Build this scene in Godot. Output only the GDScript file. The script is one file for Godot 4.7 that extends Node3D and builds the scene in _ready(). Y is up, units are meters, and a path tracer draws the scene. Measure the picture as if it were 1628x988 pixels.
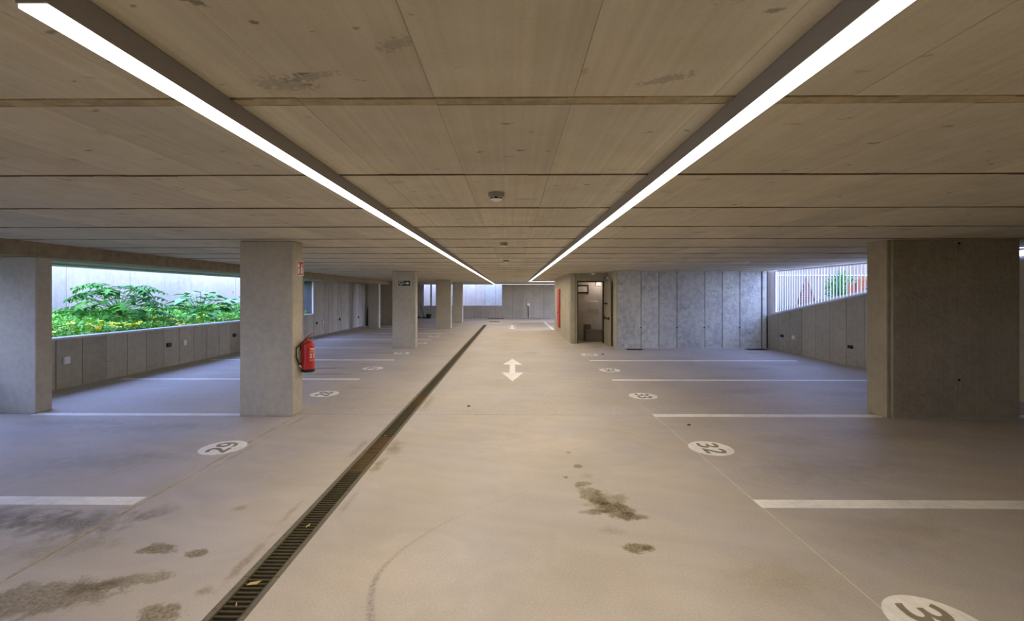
extends Node3D
# Ground-level car park. Distances in metres; helpers take the depth d in front of the camera (world z = -d).

const CEIL := 2.31
const NEAR0 := 1.6
const NEAR1 := 5.91
const FAR1 := 31.0
const XL := -7.65
const XR := 7.6

var M := {}
var words := {"24": "twenty-four", "25": "twenty-five", "26": "twenty-six", "27": "twenty-seven", "28": "twenty-eight", "29": "twenty-nine", "31": "thirty-one", "32": "thirty-two", "33": "thirty-three", "34": "thirty-four", "35": "thirty-five"}
var taken := {}
var rng := RandomNumberGenerator.new()

# ---------------------------------------------------------------- mesh helpers
class MB:
	var p := PackedVector3Array()
	var n := PackedVector3Array()
	var u := PackedVector2Array()
	var o := Vector3.ZERO
	func _init(origin := Vector3.ZERO):
		o = origin
	func tri(a: Vector3, b: Vector3, c: Vector3, out: Vector3, ua := Vector2.ZERO, ub := Vector2.ZERO, uc := Vector2.ZERO):
		var nn := (b - a).cross(c - a)
		if nn.length_squared() < 1e-18:
			return
		nn = nn.normalized()
		if nn.dot(out) > 0:      # front faces run clockwise
			var t := b
			b = c
			c = t
			var tu := ub
			ub = uc
			uc = tu
		else:
			nn = -nn
		for v in [a, b, c]:
			p.append(v - o)
			n.append(nn)
		u.append(ua)
		u.append(ub)
		u.append(uc)
	func quad(a: Vector3, b: Vector3, c: Vector3, d: Vector3, out: Vector3, uv := PackedVector2Array([Vector2(0, 0), Vector2(1, 0), Vector2(1, 1), Vector2(0, 1)])):
		tri(a, b, c, out, uv[0], uv[1], uv[2])
		tri(a, c, d, out, uv[0], uv[2], uv[3])
	func stri(a: Vector3, b: Vector3, c: Vector3, na: Vector3, nb: Vector3, nc: Vector3, ua := Vector2.ZERO, ub := Vector2.ZERO, uc := Vector2.ZERO):
		var nn := (b - a).cross(c - a)
		if nn.length_squared() < 1e-18:
			return
		if nn.dot(na + nb + nc) > 0:
			p.append_array([a - o, c - o, b - o])
			n.append_array([na, nc, nb])
			u.append_array([ua, uc, ub])
		else:
			p.append_array([a - o, b - o, c - o])
			n.append_array([na, nb, nc])
			u.append_array([ua, ub, uc])
	# chamfered box between two corners
	func box(x0: float, x1: float, y0: float, y1: float, d0: float, d1: float, c := 0.0):
		bx(Vector3(x0, y0, -d1), Vector3(x1, y1, -d0), c)
	func bx(lo: Vector3, hi: Vector3, c := 0.0, t := Transform3D.IDENTITY):
		var m := (lo + hi) / 2.0
		var h := (hi - lo) / 2.0
		c = minf(c, minf(h.x, minf(h.y, h.z)) * 0.9)
		for ax in 3:
			for s in [-1.0, 1.0]:
				var e := Vector3.ZERO
				e[ax] = s
				var a1 := (ax + 1) % 3
				var a2 := (ax + 2) % 3
				var q: Array[Vector3] = []
				for k in [[-1, -1], [1, -1], [1, 1], [-1, 1]]:
					var v := Vector3.ZERO
					v[ax] = s * h[ax]
					v[a1] = k[0] * (h[a1] - c)
					v[a2] = k[1] * (h[a2] - c)
					q.append(t * (m + v))
				quad(q[0], q[1], q[2], q[3], t.basis * e)
		if c <= 0.0:
			return
		for ax in 3:
			var a1 := (ax + 1) % 3
			var a2 := (ax + 2) % 3
			for s1 in [-1.0, 1.0]:
				for s2 in [-1.0, 1.0]:
					var q: Array[Vector3] = []
					for k in [[-1, 0], [1, 0], [1, 1], [-1, 1]]:
						var v := Vector3.ZERO
						v[ax] = k[0] * (h[ax] - c)
						v[a1] = s1 * (h[a1] - (c if k[1] == 1 else 0.0))
						v[a2] = s2 * (h[a2] - (0.0 if k[1] == 1 else c))
						q.append(t * (m + v))
					var out := Vector3.ZERO
					out[a1] = s1
					out[a2] = s2
					quad(q[0], q[1], q[2], q[3], t.basis * out)
		for sx in [-1.0, 1.0]:
			for sy in [-1.0, 1.0]:
				for sz in [-1.0, 1.0]:
					var s := Vector3(sx, sy, sz)
					tri(t * (m + s * (h - Vector3(0, c, c))), t * (m + s * (h - Vector3(c, 0, c))), t * (m + s * (h - Vector3(c, c, 0))), t.basis * s)
	# prism over a polygon in the (a, b) plane, pushed along e
	func prism(poly: PackedVector2Array, at: Vector3, a: Vector3, b: Vector3, e: Vector3):
		var idx := Geometry2D.triangulate_polygon(poly)
		var P := func(k: int) -> Vector3: return at + a * poly[k].x + b * poly[k].y
		for k in range(0, idx.size(), 3):
			tri(P.call(idx[k]), P.call(idx[k + 1]), P.call(idx[k + 2]), -e)
			tri(P.call(idx[k]) + e, P.call(idx[k + 1]) + e, P.call(idx[k + 2]) + e, e)
		var mid := Vector2.ZERO
		for q in poly:
			mid += q / poly.size()
		var cw := Geometry2D.is_polygon_clockwise(poly)
		for k in poly.size():
			var j := (k + 1) % poly.size()
			var ed := poly[j] - poly[k]
			var no := Vector2(-ed.y, ed.x) if cw else Vector2(ed.y, -ed.x)
			quad(P.call(k), P.call(j), P.call(j) + e, P.call(k) + e, a * no.x + b * no.y)
	# surface of revolution about `up` through `at`; profile points (radius, height)
	func lathe(prof: Array, at: Vector3, up: Vector3, seg := 20, cap := true):
		var s := up.cross(Vector3(0.31, 0.2, 0.93)).normalized()
		var w := up.cross(s).normalized()
		for k in prof.size() - 1:
			var r0: float = prof[k][0]
			var r1: float = prof[k + 1][0]
			var h0: float = prof[k][1]
			var h1: float = prof[k + 1][1]
			var sl := Vector2(h1 - h0, r0 - r1).normalized()
			if sl.x < 0 and absf(h1 - h0) > 1e-6 and false:
				sl = -sl
			for i in seg:
				var t0 := TAU * i / seg
				var t1 := TAU * (i + 1) / seg
				var e0 := s * cos(t0) + w * sin(t0)
				var e1 := s * cos(t1) + w * sin(t1)
				var n0 := (e0 * sl.x + up * sl.y).normalized()
				var n1 := (e1 * sl.x + up * sl.y).normalized()
				var a := at + e0 * r0 + up * h0
				var b := at + e1 * r0 + up * h0
				var c := at + e1 * r1 + up * h1
				var d := at + e0 * r1 + up * h1
				stri(a, b, c, n0, n1, n1)
				stri(a, c, d, n0, n1, n0)
	func tube(pts: Array, r: float, seg := 8, r_end := -1.0):
		if r_end < 0:
			r_end = r
		var rings := []
		var prev := Vector3.ZERO
		for k in pts.size():
			var dir: Vector3 = (pts[mini(k + 1, pts.size() - 1)] - pts[maxi(k - 1, 0)]).normalized()
			if k == 0:
				prev = dir.cross(Vector3(0.2, 0.9, 0.38)).normalized()
			else:
				prev = (prev - dir * prev.dot(dir)).normalized()
			var w := dir.cross(prev)
			var rr := lerpf(r, r_end, float(k) / maxf(1, pts.size() - 1))
			var ring := []
			for i in seg:
				var t := TAU * i / seg
				var e := prev * cos(t) + w * sin(t)
				ring.append([pts[k] + e * rr, e])
			rings.append(ring)
		for k in rings.size() - 1:
			for i in seg:
				var j := (i + 1) % seg
				var a: Array = rings[k][i]
				var b: Array = rings[k][j]
				var c: Array = rings[k + 1][j]
				var d: Array = rings[k + 1][i]
				stri(a[0], b[0], c[0], a[1], b[1], c[1])
				stri(a[0], c[0], d[0], a[1], c[1], d[1])
		for e in [0, rings.size() - 1]:
			var out: Vector3 = (pts[0] - pts[1]) if e == 0 else (pts[-1] - pts[-2])
			for i in seg:
				tri(pts[e], rings[e][i][0], rings[e][(i + 1) % seg][0], out)
	func mesh() -> ArrayMesh:
		var a := []
		a.resize(Mesh.ARRAY_MAX)
		a[Mesh.ARRAY_VERTEX] = p
		a[Mesh.ARRAY_NORMAL] = n
		a[Mesh.ARRAY_TEX_UV] = u
		var m := ArrayMesh.new()
		m.add_surface_from_arrays(Mesh.PRIMITIVE_TRIANGLES, a)
		return m

func V(x: float, y: float, d: float) -> Vector3:
	return Vector3(x, y, -d)

func numbered(called: String) -> String:
	if not taken.has(called):
		taken[called] = 0
		return called
	taken[called] += 1
	return "%s_%03d" % [called, taken[called]]

func tag(o: Node, label: String, category: String, group := "", kind := ""):
	if label: o.set_meta("label", label)
	if category: o.set_meta("category", category)
	if group: o.set_meta("group", group)
	if kind: o.set_meta("kind", kind)

func thing(called: String, at: Vector3, label: String, category: String, group := "") -> Node3D:
	var o := Node3D.new()
	o.name = numbered(called)
	add_child(o)
	o.position = at
	tag(o, label, category, group)
	return o

func structure(called: String, label := "") -> Node3D:
	var o := Node3D.new()
	o.name = numbered(called)
	add_child(o)
	tag(o, label, "", "", "structure")
	return o

func part(parent: Node, called: String, mesh: Mesh, mat: Material, label := "") -> MeshInstance3D:
	var o := MeshInstance3D.new()
	o.name = called
	o.mesh = mesh
	o.material_override = mat
	o.cast_shadow = GeometryInstance3D.SHADOW_CASTING_SETTING_ON
	parent.add_child(o, true)
	if label: o.set_meta("label", label)
	return o

func one(called: String, at: Vector3, mesh: Mesh, mat: Material, label: String, category: String, group := "") -> MeshInstance3D:
	var o := MeshInstance3D.new()
	o.name = numbered(called)
	o.mesh = mesh
	o.material_override = mat
	add_child(o)
	o.position = at
	tag(o, label, category, group)
	return o

func boxm(x0, x1, y0, y1, d0, d1, c := 0.0, o := Vector3.ZERO) -> ArrayMesh:
	var b := MB.new(o)
	b.box(x0, x1, y0, y1, d0, d1, c)
	return b.mesh()

# ---------------------------------------------------------------- textures and materials
func noise(seed_: int, freq: float, oct := 3, type := FastNoiseLite.TYPE_SIMPLEX_SMOOTH) -> FastNoiseLite:
	var f := FastNoiseLite.new()
	f.seed = seed_
	f.noise_type = type
	f.frequency = freq
	f.fractal_type = FastNoiseLite.FRACTAL_FBM if oct > 1 else FastNoiseLite.FRACTAL_NONE
	f.fractal_octaves = oct
	return f

func grey(f: FastNoiseLite, w: int, h: int, seamless := true) -> PackedByteArray:
	var im := f.get_seamless_image(w, h, false, false, 0.15, false) if seamless else f.get_image(w, h, false, false, false)
	im.convert(Image.FORMAT_L8)
	return im.get_data()

# concrete as a multiplier of albedo_color; flecks: dark marks left by the shuttering
func concrete_image(size: int, seed_: int, coarse: float, mid: float, fine: float, flecks: int, streak: bool) -> Image:
	var a := grey(noise(seed_, 2.2 / size, 4), size, size)
	var b := grey(noise(seed_ + 1, 14.0 / size, 3), size, size)
	var c := grey(noise(seed_ + 2, 0.35, 2), size, size)
	var val := PackedFloat32Array()
	val.resize(size * size)
	for k in size * size:
		val[k] = 0.95 + coarse * (a[k] - 128) / 128.0 + mid * (b[k] - 128) / 128.0 + fine * (c[k] - 128) / 128.0
	if streak:
		var s := noise(seed_ + 5, 0.09, 2)
		for x in size:
			var e := 0.035 * s.get_noise_1d(x)
			for y in size:
				val[y * size + x] += e
	var r := RandomNumberGenerator.new()
	r.seed = seed_ + 9
	var fn := noise(seed_ + 7, 0.16, 2)
	for i in flecks:
		var cx := r.randf() * size
		var cy := r.randf() * size
		var big := r.randf() < 0.16
		var rx := r.randf_range(10, 34) if big else r.randf_range(2.5, 8)
		var ry := rx * r.randf_range(0.2, 0.5)
		var ang := r.randf_range(-0.5, 0.5)
		var amt := r.randf_range(0.06, 0.16) if big else r.randf_range(0.08, 0.3)
		for y in range(int(cy - rx), int(cy + rx) + 1):
			for x in range(int(cx - rx), int(cx + rx) + 1):
				var dx := x - cx
				var dy := y - cy
				var q := Vector2((dx * cos(ang) + dy * sin(ang)) / rx, (-dx * sin(ang) + dy * cos(ang)) / ry).length()
				q += 0.75 * fn.get_noise_2d(x, y)
				if q < 1.0:
					var k := posmod(y, size) * size + posmod(x, size)
					val[k] -= amt * minf(1.0, (1.0 - q) * 2.5)
	var out := PackedByteArray()
	out.resize(size * size * 3)
	for k in size * size:
		var v := clampf(val[k], 0.1, 1.0) * 255.0
		var w := (a[k] - b[k]) / 128.0
		out[k * 3] = clampi(int(v * (1.0 + 0.012 * w)), 0, 255)
		out[k * 3 + 1] = clampi(int(v), 0, 255)
		out[k * 3 + 2] = clampi(int(v * (1.0 - 0.02 * w)), 0, 255)
	return Image.create_from_data(size, size, false, Image.FORMAT_RGB8, out)

func normal_tex(seed_: int, freq: float, bump: float) -> NoiseTexture2D:
	var t := NoiseTexture2D.new()
	t.width = 512
	t.height = 512
	t.seamless = true
	t.as_normal_map = true
	t.bump_strength = bump
	t.noise = noise(seed_, freq, 4)
	return t

func mat(col: Color, rough := 0.8, metal := 0.0) -> StandardMaterial3D:
	var m := StandardMaterial3D.new()
	m.albedo_color = col
	m.roughness = rough
	m.metallic = metal
	return m

func concrete(col: Color, tex: Texture2D, tile: float, nrm: Texture2D, nscale := 0.4, off := Vector3.ZERO, rough := 0.85) -> StandardMaterial3D:
	var m := mat(col, rough)
	m.albedo_texture = tex
	m.uv1_triplanar = true
	m.uv1_world_triplanar = true
	m.uv1_scale = Vector3.ONE / tile
	m.uv1_offset = off
	m.metallic_specular = 0.35
	if nrm:
		m.normal_enabled = true
		m.normal_texture = nrm
		m.normal_scale = nscale
	return m

# marks on the floor: x, d, radius along x, radius along d, turn, strength, kind (0 oil, 1 damp grey, 2 brown dirt, 3 pale dust)
func floor_marks() -> Array:
	var L := [
		[0.73, 3.42, 0.17, 0.20, -0.62, 0.30, 0],
		[0.78, 3.30, 0.17, 0.13, -0.5, 0.42, 0], [0.63, 3.55, 0.10, 0.20, 0.35, 0.40, 0], [0.86, 3.21, 0.13, 0.055, 0.0, 0.42, 0], [0.60, 3.27, 0.12, 0.045, 0.0, 0.36, 0],
		[0.60, 3.75, 0.08, 0.06, 0.0, 0.36, 0], [0.66, 3.92, 0.06, 0.07, 0.0, 0.18, 2],
		[0.78, 2.80, 0.095, 0.062, 0.0, 0.55, 0], [0.86, 2.79, 0.045, 0.03, 0.0, 0.4, 0], [0.62, 4.14, 0.05, 0.06, 0.0, 0.42, 0], [0.57, 4.5, 0.03, 0.04, 0, 0.25, 0], [0.66, 3.02, 0.10, 0.07, 0.0, 0.16, 2],
		[0.47, 3.89, 0.03, 0.03, 0, 0.45, 0],
		[-2.22, 2.77, 0.13, 0.07, 0, 0.50, 0], [-1.96, 2.73, 0.075, 0.045, 0, 0.50, 0], [-2.50, 2.30, 0.42, 0.16, 0.2, 0.40, 0], [-2.15, 2.45, 0.28, 0.07, 0.3, 0.32, 0],
		[-1.77, 2.21, 0.125, 0.075, 0, 0.45, 0], [-1.66, 2.38, 0.06, 0.05, 0, 0.3, 2], [-2.05, 3.30, 0.07, 0.06, 0, 0.28, 2],
		[-3.10, 3.08, 0.55, 0.22, 0.1, 0.46, 1], [-3.75, 3.15, 0.6, 0.2, 0.0, 0.4, 1], [-2.62, 3.25, 0.16, 0.12, 0, 0.25, 1], [-2.9, 2.75, 0.45, 0.2, 0.3, 0.2, 2],
		[-4.4, 5.3, 1.2, 0.25, 0.1, 0.14, 1], [-3.9, 4.2, 0.9, 0.3, 0.2, 0.13, 1], [-5.4, 5.5, 1.0, 0.2, 0, 0.16, 1],
		[3.0, 4.9, 0.5, 0.3, 0, 0.12, 2], [2.9, 4.1, 0.9, 0.4, 0.2, 0.14, 1], [2.6, 3.0, 0.6, 0.3, 0.3, 0.10, 2], [4.3, 5.1, 0.9, 0.3, 0, 0.14, 1], [1.5, 2.5, 0.3, 0.3, 0, 0.10, 2],
		[0.2, 4.7, 0.8, 0.4, 0.2, -0.06, 3], [-0.4, 2.6, 0.7, 0.4, 0, -0.05, 3],
		[-1.60, 2.65, 0.04, 0.30, 0, 0.28, 2], [-1.63, 3.25, 0.035, 0.2, 0, 0.22, 2], [-1.26, 4.15, 0.06, 0.22, 0, 0.35, 2], [-1.23, 4.6, 0.10, 0.26, 0.1, 0.30, 2], [-1.26, 3.4, 0.035, 0.25, 0, 0.15, 2], [-1.60, 4.6, 0.05, 0.4, 0, 0.18, 2],
		[-2.75, 4.45, 0.03, 0.5, 0.0, 0.16, 2], [-2.72, 5.6, 0.05, 0.3, 0, 0.2, 2],
		# farther down
		[-1.25, 6.6, 0.07, 0.6, 0, 0.2, 2], [-3.75, 8.9, 0.5, 0.09, 0.05, 0.26, 0], [-3.05, 9.25, 0.2, 0.12, 0, 0.2, 1], [-4.1, 9.6, 0.6, 0.12, 0.1, 0.28, 0], [-3.4, 10.2, 0.35, 0.1, 0, 0.2, 1],
		[-3.6, 12.2, 0.7, 0.2, 0.0, 0.22, 1], [-2.6, 7.6, 0.35, 0.12, 0, 0.14, 2], [0.55, 12.2, 0.28, 0.16, 0, 0.22, 2],
		[5.2, 9.6, 0.8, 0.25, 0.1, 0.16, 1], [6.4, 10.2, 0.6, 0.15, 0, 0.2, 2], [3.9, 7.4, 0.8, 0.3, 0.2, 0.16, 1], [5.6, 7.2, 0.9, 0.25, 0, 0.14, 2], [6.6, 12.2, 0.2, 0.12, 0, 0.3, 1],
		[2.6, 13.6, 0.3, 0.2, 0, 0.25, 2], [4.0, 12.9, 1.5, 0.15, 0, 0.22, 1], [6.4, 12.9, 1.0, 0.15, 0, 0.22, 1], [1.2, 24.5, 1.6, 0.8, 0, 0.2, 2],
		[-4.5, 14.5, 1.5, 0.5, 0, 0.14, 1], [-5, 18, 1.5, 0.8, 0, 0.12, 1]
	]
	return L

var tyre_mark := [[0.47, 3.88], [0.18, 3.66], [-0.07, 3.46], [-0.26, 3.31], [-0.42, 3.165], [-0.54, 3.02], [-0.63, 2.88], [-0.70, 2.76], [-0.745, 2.64], [-0.768, 2.53], [-0.77, 2.44], [-0.745, 2.32], [-0.70, 2.18], [-0.64, 2.05]]

func floor_image(x0: float, x1: float, d0: float, d1: float, w: int, h: int) -> ImageTexture:
	var sx := (x1 - x0) / w
	var sd := (d1 - d0) / h
	var n1 := noise(11, 0.55, 3)
	var n2 := noise(12, 2.4, 3)
	var n4 := noise(14, 0.8, 2)
	# coarse fields on a small grid, then read back bilinearly
	var gw := w / 8 + 2
	var gh := h / 8 + 2
	var ga := PackedFloat32Array()
	ga.resize(gw * gh)
	var gb := PackedFloat32Array()
	gb.resize(gw * gh)
	for j in gh:
		for i in gw:
			var x := x0 + i * 8 * sx
			var d := d0 + j * 8 * sd
			var swirl := n2.get_noise_2d(x * 0.55 + 0.8 * n4.get_noise_2d(x, d), d * 1.5 + 0.35 * x)
			ga[j * gw + i] = 0.05 * n1.get_noise_2d(x, d) + 0.035 * swirl
			gb[j * gw + i] = n4.get_noise_2d(x + 40, d)
	var fine := grey(noise(15, 0.28, 2), 512, 512)
	var val := PackedFloat32Array()
	val.resize(w * h)
	var dirt := PackedFloat32Array()
	dirt.resize(w * h)
	for j in h:
		var fj := j / 8.0
		var j0 := int(fj)
		var tj := fj - j0
		for i in w:
			var fi := i / 8.0
			var i0 := int(fi)
			var ti := fi - i0
			var k := j0 * gw + i0
			var v := lerpf(lerpf(ga[k], ga[k + 1], ti), lerpf(ga[k + gw], ga[k + gw + 1], ti), tj)
			val[j * w + i] = 0.955 + v + 0.00045 * (fine[(j & 511) * 512 + (i & 511)] - 128)
			dirt[j * w + i] = 0.25 * gb[k]
	var en := noise(21, 7.0, 4)
	var en2 := noise(22, 38.0, 2)
	for m in floor_marks():
		var R: float = maxf(m[2], m[3]) * 1.5
		var i0 := maxi(0, int((m[0] - R - x0) / sx))
		var i1 := mini(w - 1, int((m[0] + R - x0) / sx))
		var j0 := maxi(0, int((m[1] - R - d0) / sd))
		var j1 := mini(h - 1, int((m[1] + R - d0) / sd))
		var ca := cos(m[4])
		var sa := sin(m[4])
		var soft: float = 3.2 if m[6] == 0 else 1.3
		for j in range(j0, j1 + 1):
			for i in range(i0, i1 + 1):
				var x := x0 + i * sx
				var d := d0 + j * sd
				var dx: float = x - m[0]
				var dd: float = d - m[1]
				var q := Vector2((dx * ca + dd * sa) / m[2], (-dx * sa + dd * ca) / m[3]).length()
				if q > 1.5:
					continue
				var g := en2.get_noise_2d(x, d)
				q += 0.5 * en.get_noise_2d(x, d) + 0.3 * g
				if q < 1.0:
					var a: float = minf(1.0, (1.0 - q) * soft) * m[5] * 0.62 * (0.85 + 0.6 * g)
					val[j * w + i] -= a
					if m[6] == 1:
						dirt[j * w + i] += a * 1.4
					if m[6] == 2 or m[6] == 0:
						dirt[j * w + i] += a * 3.2
	# rubber mark of a turning tyre
	for s in tyre_mark.size() - 1:
		for t in 60:
			var f := t / 60.0
			var x := lerpf(tyre_mark[s][0], tyre_mark[s + 1][0], f)
			var d := lerpf(tyre_mark[s][1], tyre_mark[s + 1][1], f)
			var along := (s + f) / (tyre_mark.size() - 1)
			var R := 0.012 + 0.022 * along
			var i0 := maxi(0, int((x - R - x0) / sx))
			var i1 := mini(w - 1, int((x + R - x0) / sx))
			var j0 := maxi(0, int((d - R - d0) / sd))
			var j1 := mini(h - 1, int((d + R - d0) / sd))
			for j in range(j0, j1 + 1):
				for i in range(i0, i1 + 1):
					var q := Vector2(x0 + i * sx - x, d0 + j * sd - d).length() / R
					if q < 1.0:
						var g := 0.7 + 0.6 * en2.get_noise_2d(x0 + i * sx, d0 + j * sd)
						val[j * w + i] -= 0.015 * (0.35 + 0.65 * along) * g * (1.0 - q)
	var out := PackedByteArray()
	out.resize(w * h * 3)
	for k in w * h:
		var v := clampf(val[k], 0.15, 1.05) * 242.0
		var w_ := dirt[k]
		out[k * 3] = clampi(int(v * (1.0 + 0.03 * w_)), 0, 255)
		out[k * 3 + 1] = clampi(int(v * (1.0 - 0.01 * w_)), 0, 255)
		out[k * 3 + 2] = clampi(int(v * (1.0 - 0.16 * w_)), 0, 255)
	return ImageTexture.create_from_image(Image.create_from_data(w, h, false, Image.FORMAT_RGB8, out))

func floor_mat(tex: Texture2D) -> StandardMaterial3D:
	var m := mat(Color(0.80, 0.765, 0.725), 0.62)
	m.albedo_texture = tex
	m.texture_repeat = false
	m.metallic_specular = 0.35
	return m

func make_materials():
	var wt := ImageTexture.create_from_image(concrete_image(1024, 100, 0.06, 0.05, 0.05, 14, true))
	var ct := ImageTexture.create_from_image(concrete_image(1024, 200, 0.05, 0.035, 0.035, 210, true))
	var st := ImageTexture.create_from_image(concrete_image(1024, 300, 0.11, 0.13, 0.05, 90, true))
	var kt := ImageTexture.create_from_image(concrete_image(1024, 400, 0.05, 0.05, 0.09, 0, false))
	var nf := normal_tex(31, 0.06, 2.0)
	M.wt = wt
	M.nf = nf
	for k in 5:
		M["ceil%d" % k] = concrete(Color(0.835, 0.795, 0.695) * [1.0, 0.985, 1.015, 0.97, 1.005][k], ct, 4.0, nf, 0.25, Vector3(0.37 * k, 0.13 * k, 0.61 * k))
	M.ceil_back = concrete(Color(0.36, 0.32, 0.24), ct, 4.0, null)
	M.joint_strip = concrete(Color(0.72, 0.655, 0.52), st, 1.5, nf, 0.6)
	M.fin = concrete(Color(0.50, 0.44, 0.325), st, 1.1, nf, 0.6)
	M.beam = concrete(Color(0.63, 0.57, 0.45), st, 3.0, nf, 0.8)
	M.soffit = concrete(Color(0.68, 0.68, 0.66), wt, 3.0, nf, 0.3)
	for k in 4:
		M["wall%d" % k] = concrete(Color(0.75, 0.72, 0.64) * [1.0, 0.965, 1.02, 0.94][k], wt, 2.6, nf, 0.5, Vector3(0.31 * k, 0.2 * k, 0.47 * k))
	M.wall_core = concrete(Color(0.40, 0.375, 0.33), wt, 2.6, nf, 0.5)
	M.column = concrete(Color(0.76, 0.73, 0.65), kt, 1.6, nf, 0.6)
	M.block = concrete(Color(0.66, 0.62, 0.52), wt, 2.4, nf, 0.8)
	for k in 3:
		M["stained%d" % k] = concrete(Color(0.83, 0.82, 0.76) * [1.0, 0.96, 1.02][k], st, 3.2, nf, 0.8, Vector3(0.4 * k, 0.23 * k, 0.0))
	for k in 3:
		M["pale%d" % k] = concrete(Color(0.76, 0.70, 0.61) * [1.0, 0.985, 1.01][k], wt, 4.0, nf, 0.2, Vector3(0.3 * k, 0.1 * k, 0.2 * k))
	M.coping = concrete(Color(0.86, 0.86, 0.86), wt, 2.0, nf, 0.2)
	M.plaster = concrete(Color(0.84, 0.81, 0.77), wt, 4.0, nf, 0.2)
	M.render = concrete(Color(0.47, 0.42, 0.35), wt, 4.0, nf, 0.3)
	M.floor_plain = concrete(Color(0.73, 0.70, 0.655), wt, 3.0, nf, 0.2)
	M.filler_pale = mat(Color(0.80, 0.77, 0.70), 0.8)
	M.filler_brown = concrete(Color(0.73, 0.69, 0.61), st, 0.8, nf, 1.0)
	M.paint = concrete(Color(0.99, 0.98, 0.955), wt, 1.7, nf, 0.15, Vector3.ZERO, 0.6)
	M.digit = concrete(Color(0.60, 0.555, 0.48), wt, 1.7, nf, 0.2)
	M.steel = concrete(Color(0.50, 0.475, 0.41), st, 0.7, nf, 0.5, Vector3.ZERO, 0.55)
	M.steel.metallic = 0.35
	M.grate = concrete(Color(0.35, 0.32, 0.24), st, 0.5, nf, 0.5, Vector3.ZERO, 0.55)
	M.grate.metallic = 0.25
	M.grate_rust = concrete(Color(0.42, 0.34, 0.22), st, 0.5, nf, 0.8, Vector3.ZERO, 0.75)
	M.dark = mat(Color(0.09, 0.08, 0.06), 0.9)
	M.alu = mat(Color(0.60, 0.58, 0.55), 0.5, 0.2)
	M.white_plastic = mat(Color(0.93, 0.93, 0.92), 0.4)
	M.cream_plastic = mat(Color(0.80, 0.775, 0.71), 0.45)
	M.black_plastic = mat(Color(0.05, 0.05, 0.055), 0.45)
	M.white_metal = mat(Color(0.90, 0.90, 0.91), 0.4)
	M.red = mat(Color(0.70, 0.02, 0.035), 0.28)
	M.red.clearcoat_enabled = true
	M.red.clearcoat = 0.5
	M.red_dull = mat(Color(0.74, 0.17, 0.14), 0.45)
	M.rubber = mat(Color(0.035, 0.035, 0.035), 0.6)
	M.brass = mat(Color(0.72, 0.58, 0.34), 0.35, 0.8)
	M.sign_red = mat(Color(0.66, 0.12, 0.12), 0.45)
	M.sign_green = mat(Color(0.03, 0.24, 0.15), 0.45)
	M.sign_white = mat(Color(0.90, 0.90, 0.87), 0.45)
	M.glow = mat(Color(0.9, 0.9, 0.9), 0.5)
	M.glow.emission_enabled = true
	M.glow.emission = Color(1.0, 0.985, 0.97)
	M.glow.emission_energy_multiplier = GLOW
	for k in 3:
		M["leaf%d" % k] = mat([Color(0.22, 0.48, 0.10), Color(0.30, 0.55, 0.14), Color(0.17, 0.40, 0.12)][k], 0.6)
		M["leaf%d" % k].metallic_specular = 0.25
		M["leaf%d" % k].backlight_enabled = true
		M["leaf%d" % k].backlight = Color(0.10, 0.25, 0.05)
	for k in 3:
		M["broad%d" % k] = mat([Color(0.33, 0.58, 0.30), Color(0.44, 0.66, 0.42), Color(0.28, 0.52, 0.20)][k], 0.55)
		M["broad%d" % k].metallic_specular = 0.3
		M["broad%d" % k].backlight_enabled = true
		M["broad%d" % k].backlight = Color(0.10, 0.22, 0.06)
	M.ground_leaf = mat(Color(0.50, 0.745, 0.25), 0.6)
	M.ground_leaf.backlight_enabled = true
	M.ground_leaf.backlight = Color(0.12, 0.25, 0.04)
	M.yellow = mat(Color(0.97, 0.90, 0.10), 0.5)
	M.soil = concrete(Color(0.36, 0.29, 0.21), st, 1.0, nf, 1.0)
	M.bark = concrete(Color(0.40, 0.29, 0.20), st, 0.6, nf, 1.0)
	M.brown_wood = concrete(Color(0.40, 0.27, 0.22), st, 0.9, nf, 0.6)
	M.terracotta = concrete(Color(0.60, 0.36, 0.23), st, 0.9, nf, 0.5)
	M.dark_board = mat(Color(0.12, 0.12, 0.12), 0.6)
	M.dark_panel = concrete(Color(0.36, 0.36, 0.36), wt, 2.6, nf, 0.3)
	M.rock = concrete(Color(0.34, 0.32, 0.30), st, 0.8, nf, 1.2)
	M.door_paint = mat(Color(0.62, 0.59, 0.50), 0.5)
	M.box_brown = mat(Color(0.47, 0.43, 0.37), 0.8)
	M.net = mat(Color(0.85, 0.82, 0.80), 0.7)
	M.dry_leaf = mat(Color(0.78, 0.70, 0.45), 0.7)

# ---------------------------------------------------------------- camera, sky, lamps, exposure
const GLOW := 3.2
const LED_POWER := 0.70      # AreaLight3D energy for each metre of strip
const LED_COLOR := Color(1.0, 0.938, 0.84)
const SKY_ENERGY := 11.5
const EXPOSURE := 1.02

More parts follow.
